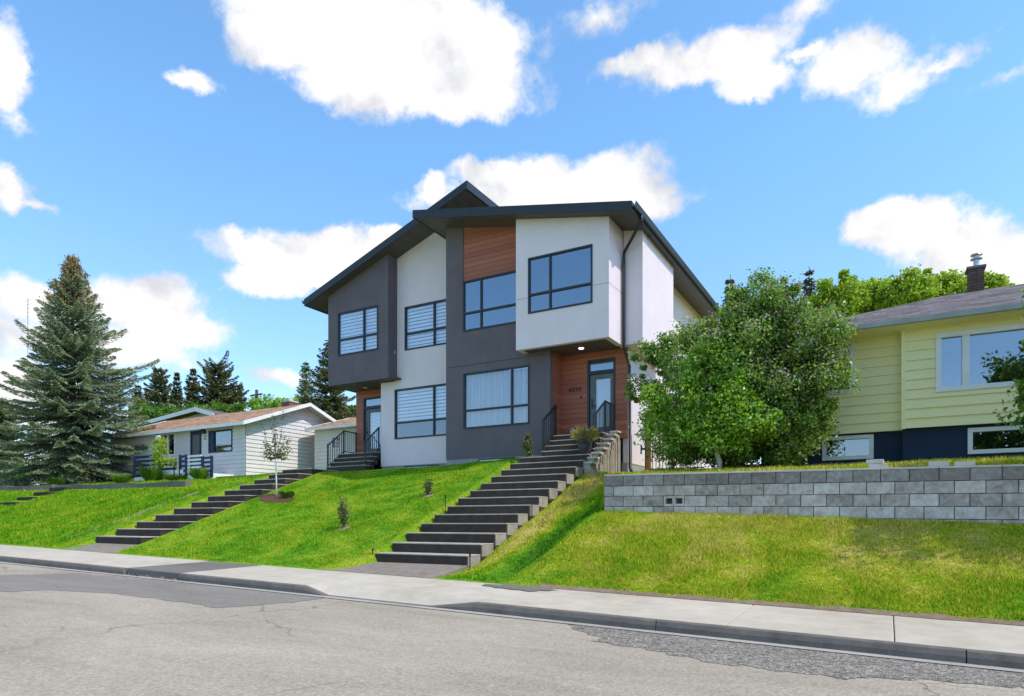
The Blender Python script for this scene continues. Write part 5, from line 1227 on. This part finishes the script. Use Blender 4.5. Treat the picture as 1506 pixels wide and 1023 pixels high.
# ------------------------------------------------------------------ grass blades
def in_stairs(X, Y):
    a = (X > -9.55) & (X < -6.95) & (Y > 9.4) & (Y < 18.4); b = (X > -19.5) & (X < -17.0) & (Y < 17.9)
    a2 = (X > -9.45) & (X < -7.0) & (Y > 10.6); w = (X > -10.0 + (Y - 9.5) * .4) & (X < -6.95) & (Y < 10.75)
    c = ((X - cxb) / .62) ** 2 + ((Y - cyb) / .33) ** 2 < .8
    d = (np.abs(X + 20.55 + .08 * np.sin(Y * 3)) < .13) & (Y > 10.2) & (Y < 14.4) & (np.sin(Y * 5.1) > -.7)
    e = (X > -31.2) & (X < -29.85) & (Y > 12.85) & (Y < 15.4)
    wall = (X > XW0 - .03) & (Y > YW - .03) & (Y < YW + .24); ret = (X > XW0 - .03) & (X < XW0 + .22) & (Y > YW) & (Y < 15)
    stone = (X > -7.1) & (X < -6.72) & (Y > 16.0)
    edg = (X > -38) & (X < -22) & (Y > 14.75) & (Y < 15.5)
    return (a2 | b | w | c | d | e | wall | ret | stone | edg)
gA = np.array([[ground(x, y) for x in np.arange(-48, 6.01, .1)] for y in np.arange(9.5, 22.01, .1)])
def gz_np(X, Y):
    i = (X + 48) / .1; j = (Y - 9.5) / .1; i0 = np.clip(i.astype(int), 0, gA.shape[1] - 2); j0 = np.clip(j.astype(int), 0, gA.shape[0] - 2); u = i - i0; v = j - j0
    return gA[j0, i0] * (1 - u) * (1 - v) + gA[j0, i0 + 1] * u * (1 - v) + gA[j0 + 1, i0] * (1 - u) * v + gA[j0 + 1, i0 + 1] * u * v
def grass(name, x0, x1, y0, y1, dens, h, label, wd=.012):
    n = int((x1 - x0) * (y1 - y0) * dens); X = rng.uniform(x0, x1, n); Y = rng.uniform(y0, y1, n); k = ~in_stairs(X, Y)
    cl = np.sin(X * 3.1 + np.sin(Y * 2.3) * 2) * np.sin(Y * 3.7 + np.sin(X * 1.9) * 2)
    X, Y, cl = X[k], Y[k], cl[k]; n = len(X); Z = gz_np(X, Y) - .012; a = rng.random(n) * 6.283; hh = h * rng.uniform(.45, 1.25, n) * (1 + .45 * cl); ln = rng.uniform(.1, .8, n) * hh; b = rng.random(n) * 6.283
    w = wd * rng.uniform(.6, 1.3, n); B = np.stack([X, Y, Z], 1); s = np.stack([np.cos(a) * w, np.sin(a) * w, np.zeros(n)], 1); T = B + np.stack([np.cos(b) * ln, np.sin(b) * ln, hh], 1)
    o = np_mesh(name, np.stack([B - s, B + s, T], 1), 3, M['blade']); return tag(o, label, 'grass', None, 'stuff')
grass('lawn_grass', -4.95, 3.2, 9.58, 12.32, 6500, .055, 'yellow green grass covering the bank below the block wall', .007)
grass('lawn_grass', -20.3, -4.95, 9.58, 17.45, 2300, .045, 'fresh mown grass covering the slope before the duplex', .011)
grass('lawn_grass', -20.9, -17.0, 17.4, 21, 900, .05, 'grass strip beside the bungalow and the duplex', .014)
grass('lawn_grass', -40, -20.3, 9.58, 15.0, 1300, .10, 'longer grass covering the far left lawn', .014)
grass('lawn_grass', -40, -20.8, 15.3, 21, 450, .10, 'grass on the terrace before the bungalow', .016)
grass('lawn_grass', -6.7, 5.0, 12.4, 16.1, 1300, .08, 'grass fringe behind the top of the block wall', .012)

# ------------------------------------------------------------------ camera, sun, sky
cam = bpy.data.cameras.new('camera'); co = bpy.data.objects.new('camera', cam); col.objects.link(co); sc.camera = co
cam.sensor_width = 36; cam.lens = 36 * F / 1506; cam.shift_y = (HZ - 511.5) / 1506; cam.clip_end = 3000; cam.clip_start = .05
co.location = (0, 0, 0); co.rotation_euler = (math.pi / 2, 0, TH)
SUN = Vector((1.0, .035, 1.28)).normalized()
sl_ = bpy.data.lights.new('sun', 'SUN'); so = bpy.data.objects.new('sun', sl_); col.objects.link(so)
sl_.energy = 2.5; sl_.angle = math.radians(.5); sl_.color = (1, .925, .82); so.rotation_euler = SUN.to_track_quat('Z', 'Y').to_euler(); so.location = (20, 6, 30)
w = bpy.data.worlds.new('World'); sc.world = w; w.use_nodes = True; nt = w.node_tree; nt.nodes.clear()
out = N(nt, 'ShaderNodeOutputWorld'); bg = N(nt, 'ShaderNodeBackground'); bg.inputs[1].default_value = .15; L(nt, bg.outputs[0], out.inputs[0])
sky = N(nt, 'ShaderNodeTexSky'); sky.sky_type = 'NISHITA'; sky.sun_disc = False; sky.sun_elevation = math.asin(SUN.z); sky.sun_rotation = math.atan2(SUN.x, SUN.y)
sky.air_density = 1.0; sky.dust_density = .3; sky.ozone_density = 2.0
tc = N(nt, 'ShaderNodeTexCoord'); D = tc.outputs['Generated']
def vm(op, a, b=None):
    n = N(nt, 'ShaderNodeVectorMath', operation=op)
    for s, v in zip(n.inputs, (a, b)):
        if v is None: continue
        if isinstance(v, bpy.types.NodeSocket): L(nt, v, s)
        else: s.default_value = v
    return n
n1 = N(nt, 'ShaderNodeTexNoise'); n1.inputs['Scale'].default_value = 7; n1.inputs['Detail'].default_value = 7; n1.inputs['Roughness'].default_value = .62; L(nt, D, n1.inputs['Vector'])
wv = vm('MULTIPLY', vm('SUBTRACT', n1.outputs['Color'], (.5, .5, .5)).outputs[0], (.11, .11, .09)); DV = vm('ADD', D, wv.outputs[0]).outputs[0]
sp = N(nt, 'ShaderNodeSeparateXYZ'); L(nt, DV, sp.inputs[0])
az = mathn(nt, 'ARCTAN2', sp.outputs[0], sp.outputs[1]); el = mathn(nt, 'ARCTANGENT', mathn(nt, 'DIVIDE', sp.outputs[2], mathn(nt, 'SQRT', mathn(nt, 'ADD', mathn(nt, 'MULTIPLY', sp.outputs[0], sp.outputs[0]), mathn(nt, 'MULTIPLY', sp.outputs[1], sp.outputs[1])))))
cb = N(nt, 'ShaderNodeCombineXYZ'); L(nt, az, cb.inputs[0]); L(nt, el, cb.inputs[1]); AE = cb.outputs[0]
BL = [(560, 30, 235, 75, 1), (610, 105, 185, 72, 1), (665, 148, 125, 40, 1), (430, 50, 90, 70, 1), (520, 130, 95, 48, 1), (715, 70, 70, 95, 1),
      (12, 85, 42, 80, .9), (28, 160, 36, 30, .5), (8, 262, 32, 34, .9), (40, 284, 22, 10, .45), (292, 127, 34, 17, .55),
      (1045, 92, 125, 46, .95), (950, 92, 85, 22, .7), (1110, 118, 75, 26, .9), (1255, 92, 95, 42, .85), (1325, 118, 65, 40, .7), (1385, 95, 55, 13, .45), (1190, 78, 60, 14, .6), (885, 32, 55, 22, .30), (1180, 18, 60, 24, .30), (1480, 115, 60, 14, .25),
      (855, 272, 135, 50, 1), (935, 288, 72, 34, .95), (745, 268, 85, 24, .95), (640, 285, 34, 20, .8), (800, 300, 190, 26, 1),
      (430, 388, 125, 34, 1), (500, 364, 105, 30, 1), (570, 342, 55, 18, .9), (400, 420, 75, 20, .9), (470, 425, 40, 14, .6),
      (215, 448, 110, 42, 1), (255, 480, 85, 48, 1), (60, 452, 90, 42, 1), (95, 505, 120, 40, .9), (180, 512, 150, 24, .8), (10, 560, 80, 40, .7), (412, 556, 44, 15, .6), (60, 590, 120, 40, .6),
      (1340, 338, 95, 36, 1), (1400, 352, 105, 42, 1), (1480, 378, 90, 52, 1), (1300, 345, 52, 26, .9), (1560, 370, 90, 60, 1), (1420, 390, 130, 25, .85)]
acc = None
for px, py, rx_, ry_, s in BL:
    x, y, z = ray(px, py); a0 = math.atan2(x, y); e0 = math.atan2(z, math.hypot(x, y))
    xa, ya, za = ray(px + rx_, py); ra = abs(math.atan2(xa, ya) - a0); xb_, yb_, zb3 = ray(px, py - ry_); re = abs(math.atan2(zb3, math.hypot(xb_, yb_)) - e0)
    d = vm('LENGTH', vm('MULTIPLY', vm('SUBTRACT', AE, (a0, e0, 0)).outputs[0], (1 / ra, 1 / re, 0)).outputs[0]).outputs['Value']
    f = mathn(nt, 'MULTIPLY', mathn(nt, 'SUBTRACT', 1.14, d), s)
    acc = f if acc is None else mathn(nt, 'SMOOTH_MAX', acc, f, .12)
n2 = N(nt, 'ShaderNodeTexNoise'); n2.inputs['Scale'].default_value = 20; n2.inputs['Detail'].default_value = 6; n2.inputs['Roughness'].default_value = .65; L(nt, D, n2.inputs['Vector'])
hi = N(nt, 'ShaderNodeMapRange'); L(nt, el, hi.inputs[0]); hi.inputs[1].default_value = .72; hi.inputs[2].default_value = .86; hi.inputs[3].default_value = -1; hi.inputs[4].default_value = .30
n3 = N(nt, 'ShaderNodeTexNoise'); n3.inputs['Scale'].default_value = 3.0; n3.inputs['Detail'].default_value = 5; L(nt, D, n3.inputs['Vector'])  # cloud cover added outside the frame, overhead and behind, for neutral fill light
bh = N(nt, 'ShaderNodeMapRange'); L(nt, sp.outputs[1], bh.inputs[0]); bh.inputs[1].default_value = -.35; bh.inputs[2].default_value = -.05; bh.inputs[3].default_value = -.6; bh.inputs[4].default_value = -1.0
acc = mathn(nt, 'SMOOTH_MAX', acc, mathn(nt, 'MULTIPLY_ADD', mathn(nt, 'SUBTRACT', n3.outputs['Fac'], .55), 2.4, bh.outputs[0]), .1)
acc = mathn(nt, 'SMOOTH_MAX', acc, mathn(nt, 'MULTIPLY_ADD', mathn(nt, 'SUBTRACT', n3.outputs['Fac'], .5), 2.2, hi.outputs[0]), .1)
dens = mathn(nt, 'ADD', acc, mathn(nt, 'MULTIPLY', mathn(nt, 'SUBTRACT', n2.outputs['Fac'], .5), 1.1))
mr = N(nt, 'ShaderNodeMapRange', interpolation_type='SMOOTHSTEP'); L(nt, dens, mr.inputs[0]); mr.inputs[1].default_value = -.06; mr.inputs[2].default_value = .46
n4 = N(nt, 'ShaderNodeTexNoise'); n4.inputs['Scale'].default_value = 9; n4.inputs['Detail'].default_value = 6; n4.inputs['Roughness'].default_value = .6
L(nt, vm('ADD', D, (0, 0, .035)).outputs[0], n4.inputs['Vector'])
sh = N(nt, 'ShaderNodeMapRange', interpolation_type='SMOOTHSTEP'); L(nt, mathn(nt, 'ADD', mathn(nt, 'MULTIPLY', dens, .12), n4.outputs['Fac']), sh.inputs[0]); sh.inputs[1].default_value = .36; sh.inputs[2].default_value = .60
CLW = (4.65, 4.6, 4.65); CLG = (3.2, 3.3, 3.55)
ccol = mixc(nt, sh.outputs[0], CLG, CLW)
el01 = N(nt, 'ShaderNodeMapRange'); L(nt, el, el01.inputs[0]); el01.inputs[1].default_value = .05; el01.inputs[2].default_value = .5
skyc = mixc(nt, 1.0, sky.outputs[0], mixc(nt, el01.outputs[0], (.90, .96, 1.04), (.93, 1.26, 1.37)), 'MULTIPLY')
SKY_MIX = nt
L(nt, mixc(nt, mr.outputs[0], skyc, ccol), bg.inputs[0])
sc.view_settings.view_transform = 'Standard'; sc.view_settings.look = 'None'; sc.view_settings.exposure = .62; sc.view_settings.gamma = 1
sc.render.film_transparent = False
sc.cycles.use_denoising = True; sc.cycles.max_bounces = 8; sc.cycles.transparent_max_bounces = 12
sc.cycles.sample_clamp_indirect = 6
